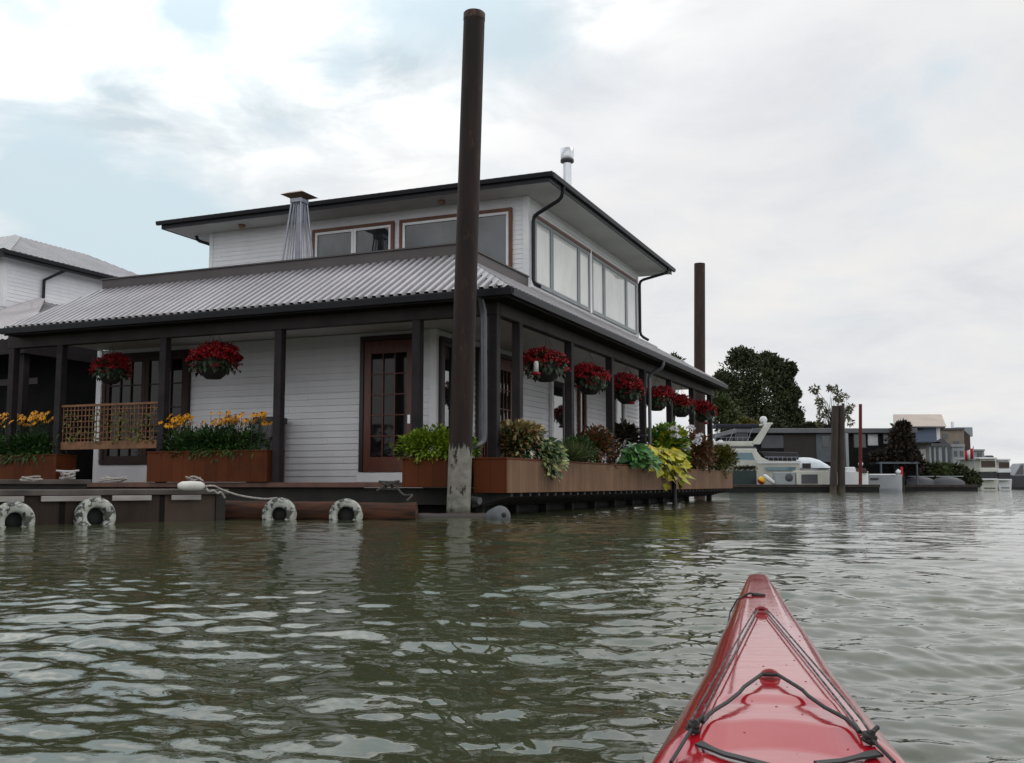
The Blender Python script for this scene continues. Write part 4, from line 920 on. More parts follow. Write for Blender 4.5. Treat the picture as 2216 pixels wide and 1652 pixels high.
def cleat(label, px, py, Y, s, rz, mat='cleat_metal'):
    c = at(px, py, Y); o = thing('mooring_cleat', label, 'cleat', c, rz)
    m = MB(); m.tube([(-.16 * s, 0, .085 * s), (-.06 * s, 0, .07 * s), (.06 * s, 0, .07 * s), (.16 * s, 0, .09 * s)], [.014 * s, .022 * s, .022 * s, .014 * s], 8); m.build('horns', mat, o)
    for q in (-.05, .05): m = MB(); m.tube([(q * s, 0, -.02), (q * s, 0, .07 * s)], .02 * s, 8); m.build('leg', mat, o)
    m = MB(); m.box(-.1 * s, .1 * s, -.04 * s, .04 * s, -.03, -.005); m.build('base', mat, o); return o
cleat('pale metal cleat wrapped with rope near the lattice railing, on the walkway', 146, 1032, 13.3, .9, drz)
coil('pale rope wound round the cleat on the walkway', 148, 1030, 13.28, 4, .013, .07, 'rope_white')
cleat('dark cleat on the deck edge under the wooden door', 842, 1056, 15.75, 1.15, R(-25), 'rope_dark')
c0 = at(842, 1048, 15.7)
rope('mooring_rope', 'grey rope tied to the dark cleat, hanging down to the log', 'rope', [at(815, 1062, 15.6), at(830, 1054, 15.68), at(842, 1049, 15.7), at(856, 1052, 15.66), at(866, 1064, 15.6), at(876, 1072, 15.4), at(892, 1072, 15.2), at(880, 1084, 15.0)], .016, 'rope_dark')
rope('mooring_rope', 'short grey rope end lying over the dark cleat', 'rope', [at(826, 1044, 15.7), at(838, 1050, 15.66), at(850, 1046, 15.68), at(868, 1047, 15.7)], .018, 'rope_dark')

# ------------------------------------------------------------------ kayak bow (d = distance back from the tip, l = sideways to the right)
KT = Vector((.692, 2.905, 0)); KD = Vector((-.2214, -.9752, 0)); KR = Vector((.9752, -.2214, 0))
def interp(x, xs, ys):
    return float(np.interp(x, xs, ys))
def sst(a, b, x):
    t_ = min(1, max(0, (x - a) / (b - a))); return t_ * t_ * (3 - 2 * t_)
KXS = [0, .012, .03, .06, .12, .39, .76, 1.04, 1.40, 1.59, 1.75, 2.2, 2.8, 3.4, 4.4, 5.0, 5.2]
KBS = [.010, .021, .026, .029, .034, .051, .070, .088, .107, .125, .139, .18, .22, .23, .18, .06, .004]
def kb(d): return interp(d, KXS, KBS)
def ksheer(d): return interp(d, [0, .3, 1.0, 1.7, 2.2, 3.5, 5.2], [.240, .226, .203, .182, .168, .15, .2])
def kdeck(d, l):
    b = kb(d); t_ = min(1, abs(l) / max(b, 1e-4)); rz = interp(d, [0, .05, .3, .8, 1.25, 1.7, 2.2, 5.2], [.244, .252, .252, .247, .243, .241, .238, .238])
    z = ksheer(d) + (rz - ksheer(d)) * (1 - t_ ** 5.2)
    q = t_ * t_
    z -= .0045 * sst(1.655 + .05 * q, 1.695 + .05 * q, d) * (1 - sst(.35, .55, t_))
    z -= .0135 * min(1, max(0, (d - 1.772 - .13 * q) / .075)) * (1 - sst(.78, .95, t_)) * (1 - sst(2.2, 2.3, d))
    return z
def kp(d, l, dz=0.0, z=None):
    p = KT + KD * d + KR * l; p.z = (kdeck(d, l) if z is None else z) + dz; return p
m = bpy.data.materials.new('kayak_red'); m.use_nodes = True; k = NT(m.node_tree); b = k.n['Principled BSDF']
b.inputs['Base Color'].default_value = (.36, .008, .016, 1); b.inputs['Roughness'].default_value = .16; b.inputs['Coat Weight'].default_value = .6; b.inputs['Coat IOR'].default_value = 1.38; b.inputs['Coat Roughness'].default_value = .07; b.inputs['IOR'].default_value = 1.5
tcn = k.new('ShaderNodeTexCoord'); o = tcn.outputs['Object']
sc_ = k.ramp(k.noise(k.mapping(o, (1, 6, 1), rot=(0, 0, R(14))), 9, 6, .7), [(.45, .13), (.75, .26)]); k.lk(sc_, b.inputs['Roughness'])
vo = k.new('ShaderNodeTexVoronoi', feature='DISTANCE_TO_EDGE'); 
bn = k.new('ShaderNodeBump', i_Strength=.35, i_Distance=.003); k.lk(k.noise(o, 14, 3), bn.inputs['Height']); k.lk(bn.outputs[0], b.inputs['Normal']); M['kayak_red'] = m
pm('bungee_black', (.012, .012, .013), (.02, .02, .021), 60, .7, bump=.001, bscale=200)
pm('rope_flecked', (.03, .03, .032), (.13, .12, .12), 60, .8, lo=.45, hi=.6, bump=.001, bscale=160)
pm('strap_black', (.018, .018, .020), None, 30, .6)
pm('fitting_red', (.22, .006, .010), None, 5, .35)
kayak = thing('kayak', 'glossy red kayak bow with black deck lines pointing at the house', 'kayak', (KT.x, KT.y, 0))
KI = Vector((KT.x, KT.y, 0)); ds_ = list(np.concatenate([np.linspace(0, .06, 9), np.linspace(.08, 1.6, 50), np.linspace(1.61, 2.05, 70), np.linspace(2.08, 5.2, 60)]))
ts = list(np.linspace(-1, 1, 61)); vs = []
for d in ds_:
    b_ = kb(d)
    for t_ in ts: vs.append(kp(d, b_ * t_) - KI)
    keel = interp(d, [0, .06, .2, .7, 4.6, 5.2], [.225, .15, .02, -.10, -.10, .15]); sh = ksheer(d)
    for a in np.linspace(0, 1, 14)[1:-1]:       # round the hull from the right edge under to the left edge
        th = math.pi * a; l = b_ * math.cos(th) * (1 + .06 * math.sin(th)); z = sh + (keel - sh) * math.sin(th) ** .8
        vs.append(kp(d, l, z=z) - KI)
n = len(ts) + 12; fs = []
for i in range(len(ds_) - 1):
    for j in range(n): fs.append((i * n + j, i * n + (j + 1) % n, (i + 1) * n + (j + 1) % n, (i + 1) * n + j))
m = MB(); m.add(vs, fs, 0, True); m.add(vs[:n], [tuple(range(n))], 0, True); m.add(vs[-n:], [tuple(range(n - 1, -1, -1))], 0, True); m.build('hull', 'kayak_red', kayak)
def pxl(x, y, dz=.006):
    """deck point of the kayak under a picture point (used only while reading the line layout off the photograph)"""
    z = .24
    for _ in range(12):
        dr = dirpx(x, y); p = Vector((0, 0, CAMH)) + dr * ((z - CAMH) / dr.z); q = p - KT; d = q.dot(KD); l = q.dot(KR); z = kdeck(max(0, d), l)
    return (d, l)
def line(name, mat, a, b, r, sag=0.0, n=14, lift=.006):
    pts = []
    for i in range(n + 1):
        t_ = i / n; d, l = a[0] + (b[0] - a[0]) * t_, a[1] + (b[1] - a[1]) * t_; pts.append(kp(d, l, lift + r) - KI)
    # a taut line runs straight between its ends, resting on the deck only where that stands higher
    for i, p in enumerate(pts): p.z = max(min(p.z, pts[0].z * (1 - i / n) + pts[-1].z * i / n + .004), pts[0].z * (1 - i / n) + pts[-1].z * i / n)
    mm = MB(); mm.tube(pts, r, 7); return mm.build(name, mat, kayak)
E1, E2, KL, KRt = pxl(1648, 1328), pxl(1666, 1470), pxl(1500, 1590), pxl(1882, 1614)
def padeye(dl, s):
    q = kp(*dl) - KI; mm = MB(); n = 14
    pts = [q + KR * (s * math.cos(math.pi * i / n)) + Vector((0, 0, .002 + s * .75 * math.sin(math.pi * i / n))) - KD * .004 for i in range(n + 1)]
    mm.tube(pts, s * .42, 8); mm.lathe([(0, .0), (s * 1.5, .0), (s * 1.5, .004), (s * .9, .008), (0, .008)], 18, q + Vector((0, 0, -.002)) - KD * .006); return mm.build('pad_eye', 'fitting_red', kayak)
padeye(E1, .0105); padeye(E2, .0095)
for off in (-.005, .005): line('deck_line', 'rope_flecked', (E1[0] + .012, E1[1] - .010 + off * .6), (KL[0], KL[1] + off), .0014); line('deck_line', 'rope_flecked', (E1[0] + .012, E1[1] + .010 + off * .6), (KRt[0], KRt[1] + off), .0014)
line('bungee_cord', 'bungee_black', (E2[0] + .012, E2[1] - .010), (KL[0] - .01, KL[1] + .01), .0024); line('bungee_cord', 'bungee_black', (E2[0] + .012, E2[1] + .010), (KRt[0] - .01, KRt[1] - .008), .0024)
line('bungee_cord', 'bungee_black', (E2[0] + .014, E2[1] - .011), (E2[0] + .014, E2[1] + .011), .0024)
for dl in (KL, KRt):
    q = kp(*dl) - KI; mm = MB(); pts = [q + KR * (.006 * math.cos(a * 1.7)) + KD * (.006 * math.sin(a * 1.7)) + Vector((0, 0, .003 + .0013 * a)) for a in range(9)]; mm.tube(pts, .003, 6)
    mm.tube([q + Vector((0, 0, .01)), q + KR * .010 - KD * .012 + Vector((0, 0, .016))], .0026, 6); mm.build('knot', 'bungee_black', kayak)
line('deck_line', 'bungee_black', (KL[0], KL[1]), pxl(1452, 1668), .002); line('deck_line', 'bungee_black', (KRt[0], KRt[1]), pxl(1936, 1668), .002)
def strap(a, b, w=.011):
    mm = MB(); vs = []; n = 12; d_ = Vector((b[0] - a[0], b[1] - a[1])); nn = Vector((-d_.y, d_.x)).normalized() * w / 2
    for i in range(n + 1):
        t_ = i / n; c = (a[0] + d_.x * t_, a[1] + d_.y * t_)
        for s in (-1, 1): 
            for h_ in (.003, .0055): vs.append(kp(c[0] + nn.x * s, c[1] + nn.y * s, h_) - KI)
    fs = []
    for i in range(n): o_ = i * 4; fs += [(o_ + 1, o_ + 5, o_ + 7, o_ + 3), (o_, o_ + 4, o_ + 5, o_ + 1), (o_ + 2, o_ + 3, o_ + 7, o_ + 6)]
    mm.add(vs, fs); return mm.build('hatch_strap', 'strap_black', kayak)
strap(pxl(1512, 1618), pxl(1668, 1668)); strap(pxl(1768, 1662), pxl(1905, 1640))
# bow loop: hole near the tip, cord over the left side, toggle hanging
hp_ = pxl(1642, 1290); q = kp(*hp_) - KI
mm = MB(); mm.tube([q + KR * (.012 * math.cos(a * .63)) - KD * 0 + KD * (.005 * math.sin(a * .63)) + Vector((0, 0, .0015)) for a in range(11)], .0038, 6); mm.build('bow_hole_rim', 'bungee_black', kayak)
dh = hp_[0]; bl = kb(dh)
cord = [kp(dh, hp_[1], .004) - KI, kp(dh, -.4 * bl, .006) - KI, kp(dh + .005, -.85 * bl, .006) - KI, kp(dh + .01, -1.12 * bl, z=ksheer(dh) - .004) - KI, kp(dh + .04, -1.16 * kb(dh + .04), z=.19) - KI, kp(dh + .09, -1.10 * kb(dh + .09), z=.145) - KI, kp(dh + .12, -1.16 * kb(dh + .12), z=.118) - KI]
for w_ in (-.0022, .0022):
    mm = MB(); mm.tube([c + KD * w_ + Vector((0, 0, w_ * .4)) for c in cord], .0018, 6); mm.build('bow_cord', 'rope_flecked', kayak)
tg = cord[-1]; mm = MB(); mm.tube([tg - KR * .028 - KD * .006, tg - KR * .018, tg + KR * .012, tg + KR * .022], [.005, .007, .007, .005], 10); mm.build('toggle', 'bungee_black', kayak)
# cockpit rim (behind the picture's lower edge)
mm = MB(); mm.tube([kp(2.75 + .42 * math.cos(a * math.pi / 16), .19 * math.sin(a * math.pi / 16), z=.246) - KI for a in range(33)], .014, 8); mm.build('cockpit_rim', 'strap_black', kayak)
mm = MB(); vs = [kp(2.75 + .415 * math.cos(a * math.pi / 16), .185 * math.sin(a * math.pi / 16), z=.2445) - KI for a in range(32)]; mm.add(vs, [tuple(range(32))]); mm.build('spray_cover', 'strap_black', kayak)
# water beads on the deck
wd = MB()
for _ in range(110):
    d = U(.3, 1.98); l = U(-.75, .75) * kb(d); q = kp(d, l) - KI; r = U(.0007, .0024); wd.lathe([(r, 0), (r * .8, r * .3), (0, r * .42)], 8, q)
pm('water_bead', (.24, .012, .016), None, 5, .03, spec=.6)
wb = wd.build('water_beads', 'water_bead', kayak); wb['kind'] = 'stuff'

# ------------------------------------------------------------------ the far bank: dock, boats, houses, trees
pm('far_dock', (.045, .035, .03), (.025, .02, .018), 3, .85, bump=.01)
pm('gel_cream', (.55, .55, .49), (.46, .46, .41), 1.2, .35)
pm('gel_white', (.66, .67, .68), (.56, .57, .58), 1.2, .35)
pm('gel_grey', (.30, .31, .33), (.24, .25, .27), 1.0, .4)
pm('boat_glass', (.10, .19, .22), (.07, .14, .17), 1.0, .12, spec=.6)
pm('boat_dark', (.018, .016, .022), (.010, .010, .013), 2, .6)
pm('navy_canvas', (.012, .016, .03), None, 2, .8)
pm('tarp_white', (.62, .66, .70), (.50, .54, .58), 2.5, .6, bump=.03, bscale=4)
pm('tarp_green', (.016, .032, .032), (.010, .022, .022), 3, .7, bump=.02, bscale=6)
pm('buoy_yellow', (.72, .42, .01), None, 2, .5)
pm('buoy_red', (.42, .05, .01), None, 2, .5)
pm('panel_grey', (.075, .075, .085), (.055, .055, .065), 1, .6)
pm('panel_brown', (.020, .015, .012), (.013, .010, .008), 1.5, .7)
pm('panel_blue', (.085, .10, .115), (.06, .075, .09), 1.5, .6)
pm('flat_roof', (.12, .125, .14), (.09, .09, .10), .8, .6)
pm('house_blue', (.105, .135, .205), (.085, .11, .17), .6, .6)
pm('roof_beige', (.43, .36, .31), (.36, .30, .26), .5, .6)
pm('house_tan', (.24, .20, .155), (.18, .15, .12), 1.2, .7)
pm('house_brown', (.06, .035, .025), (.04, .024, .018), 1, .7)
pm('house_cream', (.27, .25, .21), (.22, .2, .17), 1, .7)
pm('shed_pale', (.30, .33, .34), (.25, .28, .29), 1, .6)
pm('flag_red', (.48, .02, .03), None, 2, .8)
pm('earth', (.035, .035, .018), (.022, .022, .012), .5, .95)
glassmat('far_glass', (.03, .035, .04), .08, 1.5, .6, var=.3)

def far(px, Y): p = at(px, 1048, Y); return p.x, p.y
def fx(px, Y): return at(px, 1048, Y).x
def fz(py, Y): return at(1900, py, Y).z
def farthing(name, label, cat, px, Y, z=0, group=None):
    x, y = far(px, Y); return thing(name, label, cat, (x, y, z), 0, group)
class FB:
    """boxes given by their edges in the photograph (2216 px frame) at depth Y, built at true size"""
    def __init__(s, root, Y): s.r = root; s.Y = Y; s.m = MB(); s.o = root.location if root else Vector((0, 0, 0))
    def b(s, x0, x1, y0, y1, dep=.1, off=0.0):
        Y = s.Y + off; s.m.box(fx(x0, Y) - s.o.x, fx(x1, Y) - s.o.x, Y - s.o.y, Y + dep - s.o.y, fz(y1, Y) - s.o.z, fz(y0, Y) - s.o.z); return s
    def poly(s, pts, dep, off=0.0):
        Y = s.Y + off; s.m.prism([(fx(x, Y) - s.o.x, Y - s.o.y, fz(y, Y) - s.o.z) for x, y in pts], (0, dep, 0)); return s
    def done(s, name, mat, bevel=.02, par=None):
        o = s.m.build(name, mat, par or s.r, bevel); s.m = MB(); return o

# riverbank
bm_ = MB(); pts = []
for i in range(40):
    for j in range(8):
        x = -10 + i * 2.6; y = 92 + j * 9 + max(0, (x - 40)) * .25; z = [-.5, .5, .8, 1.0, 1.1, 1.1, .9, -.4][j] + .2 * math.sin(i * 1.3 + j) if 1 <= i < 39 else -.5
        pts.append((x, y, z))
bm_.add(pts, [(i * 8 + j, i * 8 + 8 + j, i * 8 + 9 + j, i * 8 + j + 1) for i in range(39) for j in range(7)], 0, True); tag(bm_.build('riverbank', 'earth'), kind='structure')

# dock
x, y = far(1480, 62); fd = thing('far_dock', 'long low dark dock across the channel in front of the boats', 'dock', (x, y, 0))
m = MB(); m.box(0, fx(1905, 62) - x, 0, 2.4, .30, .48); m.build('deck_planks', 'far_dock', fd, .02)
m = MB(); m.box(.05, fx(1905, 62) - x - .05, .05, 2.3, -.3, .297); m.build('float_body', 'hull_dark', fd)
x2, y2 = far(1900, 76); fd2 = thing('far_dock', 'low dark dock below the hedges and blue house on the right', 'dock', (x2, y2, 0))
m = MB(); m.box(0, fx(2118, 76) - x2, 0, 3, .25, .45); m.build('deck_planks', 'far_dock', fd2, .02); m = MB(); m.box(.05, fx(2118, 76) - x2 - .05, .05, 2.9, -.3, .247); m.build('float_body', 'hull_dark', fd2)

# motor yacht, bow to the left behind the porch
Y = 66.0; yt = farthing('motor_yacht', 'cream motor yacht with slanted radar arch and teal window beside the porch end', 'yacht', 1650, Y)
f = FB(yt, Y)
def hullmesh(root, x0, x1, zs, half, bow, zk=-.3, mat='gel_cream', yc=0.0):
    """boat hull along x: bow at x0 (pointed) or x1; deck height zs, beam 2*half"""
    m = MB(); n = 16; vs = []
    for i in range(n + 1):
        t_ = i / n; x_ = x0 + (x1 - x0) * t_; b = half * min(1, (1 - (1 - t_) ** 2.2) * 1.02 + .01); sheer = zs + .35 * bow * (1 - t_) ** 2
        for (k, z_) in ((0, zk), (.62, zk + .12), (.86, .2), (1, sheer)): vs.append((x_ + (x1 - x0) * .06 * (1 - k) * (1 - t_), yc - b * k, z_))
        for (k, z_) in ((1, sheer), (.86, .2), (.62, zk + .12)): vs.append((x_ + (x1 - x0) * .06 * (1 - k) * (1 - t_), yc + b * k, z_))
    fs = [(i * 7 + j, i * 7 + 7 + j, i * 7 + 7 + (j + 1) % 7, i * 7 + (j + 1) % 7) for i in range(n) for j in range(7)] + [tuple(range(n * 7, n * 7 + 7))]
    m.add(vs, fs, 0, False); return m
yx = yt.location.x
hullmesh(yt, fx(1480, Y) - yx, fx(1734, Y) - yx, fz(998, Y), 1.7, 1, yc=1.9).build('hull', 'gel_cream', yt)
f.b(1552, 1640, 971, 998, 2.4, .7).done('cabin', 'gel_cream', .06)
f.poly([(1636, 971), (1641, 979), (1650, 990), (1668, 998), (1636, 998)], 2.4, .701).done('cabin_wing', 'gel_cream', .03)
f.poly([(1560, 980), (1629, 980), (1639, 1007), (1560, 1007)], .04, .64).done('window', 'boat_glass', .0)
f.poly([(1655, 1011), (1724, 1011), (1722, 1018), (1662, 1018)], .03, .08).done('window', 'boat_glass', .0)
f.b(1640, 1734, 999, 1003, .05, .06).done('rub_rail', 'gel_white', .0)
f.b(1552, 1634, 955, 967.5, 2.2, .9).done('flybridge', 'gel_cream', .08)
f.b(1552, 1638, 968, 970.8, 2.3, .85).done('flybridge_edge', 'panel_grey', .0)
f.poly([(1662, 916), (1675, 916), (1647, 962), (1628, 962)], .25, .9).poly([(1662, 916), (1675, 916), (1647, 962), (1628, 962)], .25, 2.9).b(1660, 1676, 915, 919, 1.749, 1.151).done('radar_arch', 'gel_cream', .02)
f.b(1552, 1646, 918, 925, 2.0, 1.0).done('bimini_top', 'navy_canvas', .03)
for q in (1566, 1600, 1640): f.m.tube([(fx(q, Y) - yx, 1.05, fz(925, Y)), (fx(q - 14, Y) - yx, 1.05, fz(956, Y))], .025, 6)
f.done('bimini_frame', 'heater_metal', 0)
m = MB(); m.lathe([(0, -.24), (.17, -.22), (.24, -.08), (.25, .06), (.18, .2), (0, .26)], 18, (fx(1672, Y) - yx, 2.0, fz(905, Y))); m.build('radar_dome', 'gel_white', yt)
m = MB(); m.tube([(fx(1670, Y) - yx, 2.0, fz(917, Y)), (fx(1672, Y) - yx, 2.0, fz(912, Y))], .1, 10); m.build('radar_mount', 'gel_cream', yt)
f.poly([(1646, 977), (1728, 979), (1731, 995), (1668, 995), (1656, 989)], 2.2, .75).done('cockpit_cover', 'boat_dark', .05)
f.b(1596, 1622, 936, 955, .5, 1.4).done('seat_back', 'panel_grey', .08)
m = MB(); m.lathe([(0, -.22), (.2, -.12), (.2, .12), (0, .22)], 14, (fx(1566, Y) - yx, .7, fz(958, Y)), 'y'); m.build('life_ring', 'gel_white', yt)
m = MB(); prev = None
for q in range(1668, 1733, 10):
    a_ = (fx(q, Y) - yx, .35, fz(998, Y)); b_ = (fx(q, Y) - yx, .35, fz(989, Y)); m.tube([a_, b_], .018, 5)
m.tube([(fx(1660, Y) - yx, .35, fz(989, Y)), (fx(1732, Y) - yx, .35, fz(989.5, Y))], .02, 5)
m.build('guard_rail', 'heater_metal', yt); m = MB()
for q in range(1556, 1632, 12): m.tube([(fx(q, Y) - yx, .95, fz(955, Y)), (fx(q + 2, Y) - yx, .95, fz(945, Y))], .016, 5)
m.tube([(fx(1554, Y) - yx, .95, fz(945, Y)), (fx(1634, Y) - yx, .95, fz(945.5, Y))], .018, 5); m.build('guard_rail', 'heater_metal', yt)
# things on the far dock
Y = 63.0
def farbox(name, label, cat, x0, x1, y0, y1, mat, dep=.8, Yv=63.0, bevel=.03):
    r = farthing(name, label, cat, (x0 + x1) / 2, Yv, .48); f_ = FB(r, Yv); f_.b(x0, x1, y0, y1, dep).done('body', mat, bevel); return r, f_
r, f = farbox('storage_crate', 'dark green covered crate on the far dock beside the planter end', 'crate', 1584, 1638, 1019, 1050, 'tarp_green', .9)
for k_, q in enumerate((1594, 1607, 1619, 1630)):
    x_, y_ = far(q, 63.3); o = thing('small_plant', 'small dark plants standing along the top of the dark green crate', 'plant', (x_, y_, fz(1019, 63.0)), 0, 'plants on the dark green crate'); clump(260, (.26, .2, .20), .12, .06, None, (0, 0, .08), shell=.2).build('foliage', 'tree_dark', o)
x_, y_ = far(1648, 62.6); by = thing('marker_buoy', 'yellow and red ball buoy lying on the far dock', 'buoy', (x_, y_, .72))
m = MB(); m.lathe([(.25, .0), (.23, .10), (.16, .20), (0, .25)], 18); m.build('upper_half', 'buoy_yellow', by); m = MB(); m.lathe([(.25, -.001), (.22, -.12), (.14, -.2), (0, -.24)], 18); m.build('lower_half', 'buoy_red', by); by.rotation_euler = (R(15), R(28), 0)
x_, y_ = far(1664, 62.5); o = thing('white_fender', 'white cylinder fender leaning on the far dock beside the ball buoy', 'fender', (x_, y_, .5)); m = MB(); m.tube([(-.32, 0, .55), (-.25, 0, .5), (.25, 0, .1), (.34, 0, .05)], [.05, .13, .13, .05], 12); m.build('body', 'gel_white', o)
r, f = farbox('storage_crate', 'pale grey box with a round grey vent on the far dock', 'crate', 1678, 1722, 1022, 1050, 'shed_pale', .7)
m = MB(); m.lathe([(0, -.03), (.22, -.03), (.25, 0), (0, 0)], 18, (fx(1708, 63) - r.location.x, 0, fz(1034, 63) - .48), 'y'); m.build('vent', 'panel_grey', r)
r, f = farbox('dock_locker', 'cream dock locker with a dark grey front panel below the white covered boat', 'locker', 1724, 1794, 1019, 1051, 'gel_cream', .9)
f.b(1735, 1770, 1027, 1047, .03, -.032).done('front_panel', 'panel_grey', .0)
# white covered boat
Y = 68.0; r = farthing('covered_boat', 'small boat under a white tarpaulin behind the cream dock locker', 'boat', 1765, Y); rx_ = r.location.x
hullmesh(r, fx(1815, Y) - rx_, fx(1728, Y) - rx_, fz(1014, Y), 1.1, .4, mat='gel_grey', yc=1.2).build('hull', 'gel_grey', r)
m = MB(); vs = []; nx_ = 14
prof = [(1730, 993), (1738, 990), (1752, 989), (1768, 990), (1784, 995), (1797, 1004), (1806, 1014)]
for (px_, py_) in prof:
    zt = fz(py_, Y); ze = fz(1013, Y) - .0
    for a in np.linspace(0, 1, 9): th = math.pi * a; vs.append((fx(px_, Y) - rx_, 1.2 - 1.05 * math.cos(th), ze + (zt - ze) * math.sin(th) ** .7))
m.add(vs, [(i * 9 + j, i * 9 + 9 + j, i * 9 + 10 + j, i * 9 + j + 1) for i in range(len(prof) - 1) for j in range(8)], 0, True); m.build('tarpaulin', 'tarp_white', r)
FB(r, Y).b(1738, 1756, 1003, 1014, .05, .1).done('window', 'boat_dark', 0)
# paired timber piles and red pile
def fpile(label, x0, y0, x1, y1, Yv, w, mat, grp=None, name='timber_pile'):
    b = at(x0, y0, Yv); t_ = at(x1, y1, Yv); b = b + (b - t_) * .12; rr = w / 2 * Yv / FPX
    return pile(name, label, 'pile', b, t_, rr, rr * .96, mat, None, grp, 16)
fpile('left one of the thick dark timber pile pair on the far dock', 1803, 1066, 1808, 879, 61.3, 15, 'pile_wood')
fpile('right one of the thick dark timber pile pair on the far dock', 1821, 1066, 1820, 878, 61.5, 16, 'pile_wood')
fpile('thin dark red pile standing right of the timber pile pair', 1862, 1064, 1862, 875, 64.5, 7.2, 'pile_red', None, 'red_pile')
# small white runabout and grey motorboat
Y = 66.5; r = farthing('runabout_boat', 'small white runabout with a brown windscreen behind the thin red pile', 'boat', 1850, Y); rx_ = r.location.x
hullmesh(r, fx(1890, Y) - rx_, fx(1828, Y) - rx_, fz(1022, Y), .8, .2, yc=.9).build('hull', 'gel_white', r)
f = FB(r, Y); f.poly([(1832, 1011), (1852, 1011), (1856, 1024), (1832, 1024)], 1.0, .4).done('cabin', 'gel_white', .05); f.poly([(1854, 1013), (1874, 1014), (1880, 1024), (1856, 1024)], 1.0, .4).done('windscreen', 'house_brown', .02)
m = MB(); m.lathe([(0, -.15), (.14, -.1), (.16, .05), (0, .18)], 12, (fx(1871, Y) - rx_, .6, fz(1004, Y))); m.build('lamp_dome', 'gel_white', r)
Y = 69.5; r = farthing('grey_boat', 'grey motorboat hull with its raked bow pointing right', 'boat', 1915, Y); rx_ = r.location.x
hullmesh(r, fx(1965, Y) - rx_, fx(1880, Y) - rx_, fz(1029, Y), .95, .25, yc=1.0).build('hull', 'gel_grey', r)
f = FB(r, Y); f.b(1884, 1902, 1035, 1038.5, .03, .0).done('name_stripe', 'boat_dark', 0); f.b(1884, 1940, 1026, 1029, 1.3, .35).done('deck', 'gel_white', .03)
# long dark flat-roofed float home
Y = 78.0; r = farthing('flat_roof_home', 'long low dark grey floating home with a flat roof behind the far dock', 'house', 1800, Y)
f = FB(r, Y); f.b(1600, 1985, 938, 1052, 9.0).done('wall', 'charcoal', 0)
f.b(1596, 1990, 927, 937.5, 9.6, -.5).done('roof', 'flat_roof', .03)
f.b(1650, 1698, 942, 970, .06, -.063).done('wall_panel', 'panel_grey', 0); f.b(1698.5, 1768, 940, 1000, .05, -.053).done('garage_door', 'panel_brown', 0); f.b(1769, 1803, 940, 1000, .07, -.073).done('door', 'panel_blue', 0)
f.b(1782, 1797, 944, 968, .03, -.106).done('pane', 'far_glass', 0)
f.b(1833, 1839, 938, 1010, .15, -.5).done('post', 'shed_pale', 0)
for a, b_, c_, mt in ((1852, 1876, 968, 'far_glass'), (1882, 1903, 964, 'blind_white'), (1916, 1926, 960, 'shed_pale')):
    f.b(a - 1.5, b_ + 1.5, 939, c_ + 1.5, .04, -.043); w_ = f.done('window', 'panel_grey', 0); f.b(a, b_, 940.5, c_, .02, -.064).done('pane', mt, 0, w_)
f.b(1905, 1990, 1000, 1004, 2.0, -3).b(1907, 1910, 1004, 1050, .15, -3).b(1985, 1988, 1004, 1050, .15, -3).done('pergola', 'panel_blue', 0)
f.b(1935, 1960, 1006, 1046, .06, -.2).done('door', 'boat_dark', 0)
x_, y_ = far(1945, 72.5); o = thing('round_float', 'small pink and red float hanging above the bow of the grey motorboat', 'float', (x_, y_, fz(1021, 72.5))); m = MB(); m.lathe([(0, -.2), (.16, -.12), (.18, .05), (0, .2)], 12); m.build('body', 'petal_white', o); m = MB(); m.box(.17, .32, -.05, .05, -.35, .35); m.build('tail', 'flag_red', o)

# blue house
Y = 92.0; r = farthing('blue_house', 'blue two storey floating house with a pale beige roof', 'house', 1990, Y)
f = FB(r, Y); f.b(1942, 2031, 925, 958, 7.0).done('upper_wall', 'house_blue', 0); f.b(2031.2, 2039, 925, 956, 6.9, .05).done('corner_trim', 'gel_white', 0)
Yb = Y + 6.0; o_ = r.location; zr, ze = fz(897, Y + 3.2), fz(924, Y); m = MB(); xa, xb = fx(1936, Y) - o_.x, fx(2047, Y) - o_.x; xc, xd = fx(1938, Y + 3.2) - o_.x, fx(2044, Y + 3.2) - o_.x
m.add([(xa, -.6, ze), (xb, -.6, ze), (xd, 3.2, zr), (xc, 3.2, zr), (xa + 3, 7.6, ze), (xb + 3, 7.6, ze)], [(0, 1, 2, 3), (3, 2, 5, 4), (0, 3, 4), (1, 5, 2)]); m.build('roof', 'roof_beige', r)
f.b(1936, 2047, 923, 926, .12, -.72).done('fascia', 'panel_grey', 0)
f.b(1994, 2004, 927, 930, .4, -.3).done('lamp', 'boat_dark', 0)
f.b(1975, 2039, 956, 960, 2.2, -1.9).done('porch_roof', 'boat_dark', .02); f.b(1975, 2018, 960, 1050, 5.0, .3).done('lower_wall', 'house_cream', 0); f.b(2018.5, 2060, 960, 1050, 5.0, .5).done('porch_recess', 'panel_grey', 0)
for q, q2 in ((2014, 2018), (2024, 2028), (2034, 2041), (2049, 2053)): f.b(q, q2, 960, 1012, .2, -1.6).done('porch_post', 'shed_pale', 0)
f.poly([(2018, 961), (2045, 948), (2058, 962), (2058, 966), (2018, 966)], .3, -1.9).done('porch_gable', 'panel_grey', 0)
f.b(1990, 2006, 972, 1005, .05, .25).done('window', 'gel_white', 0)
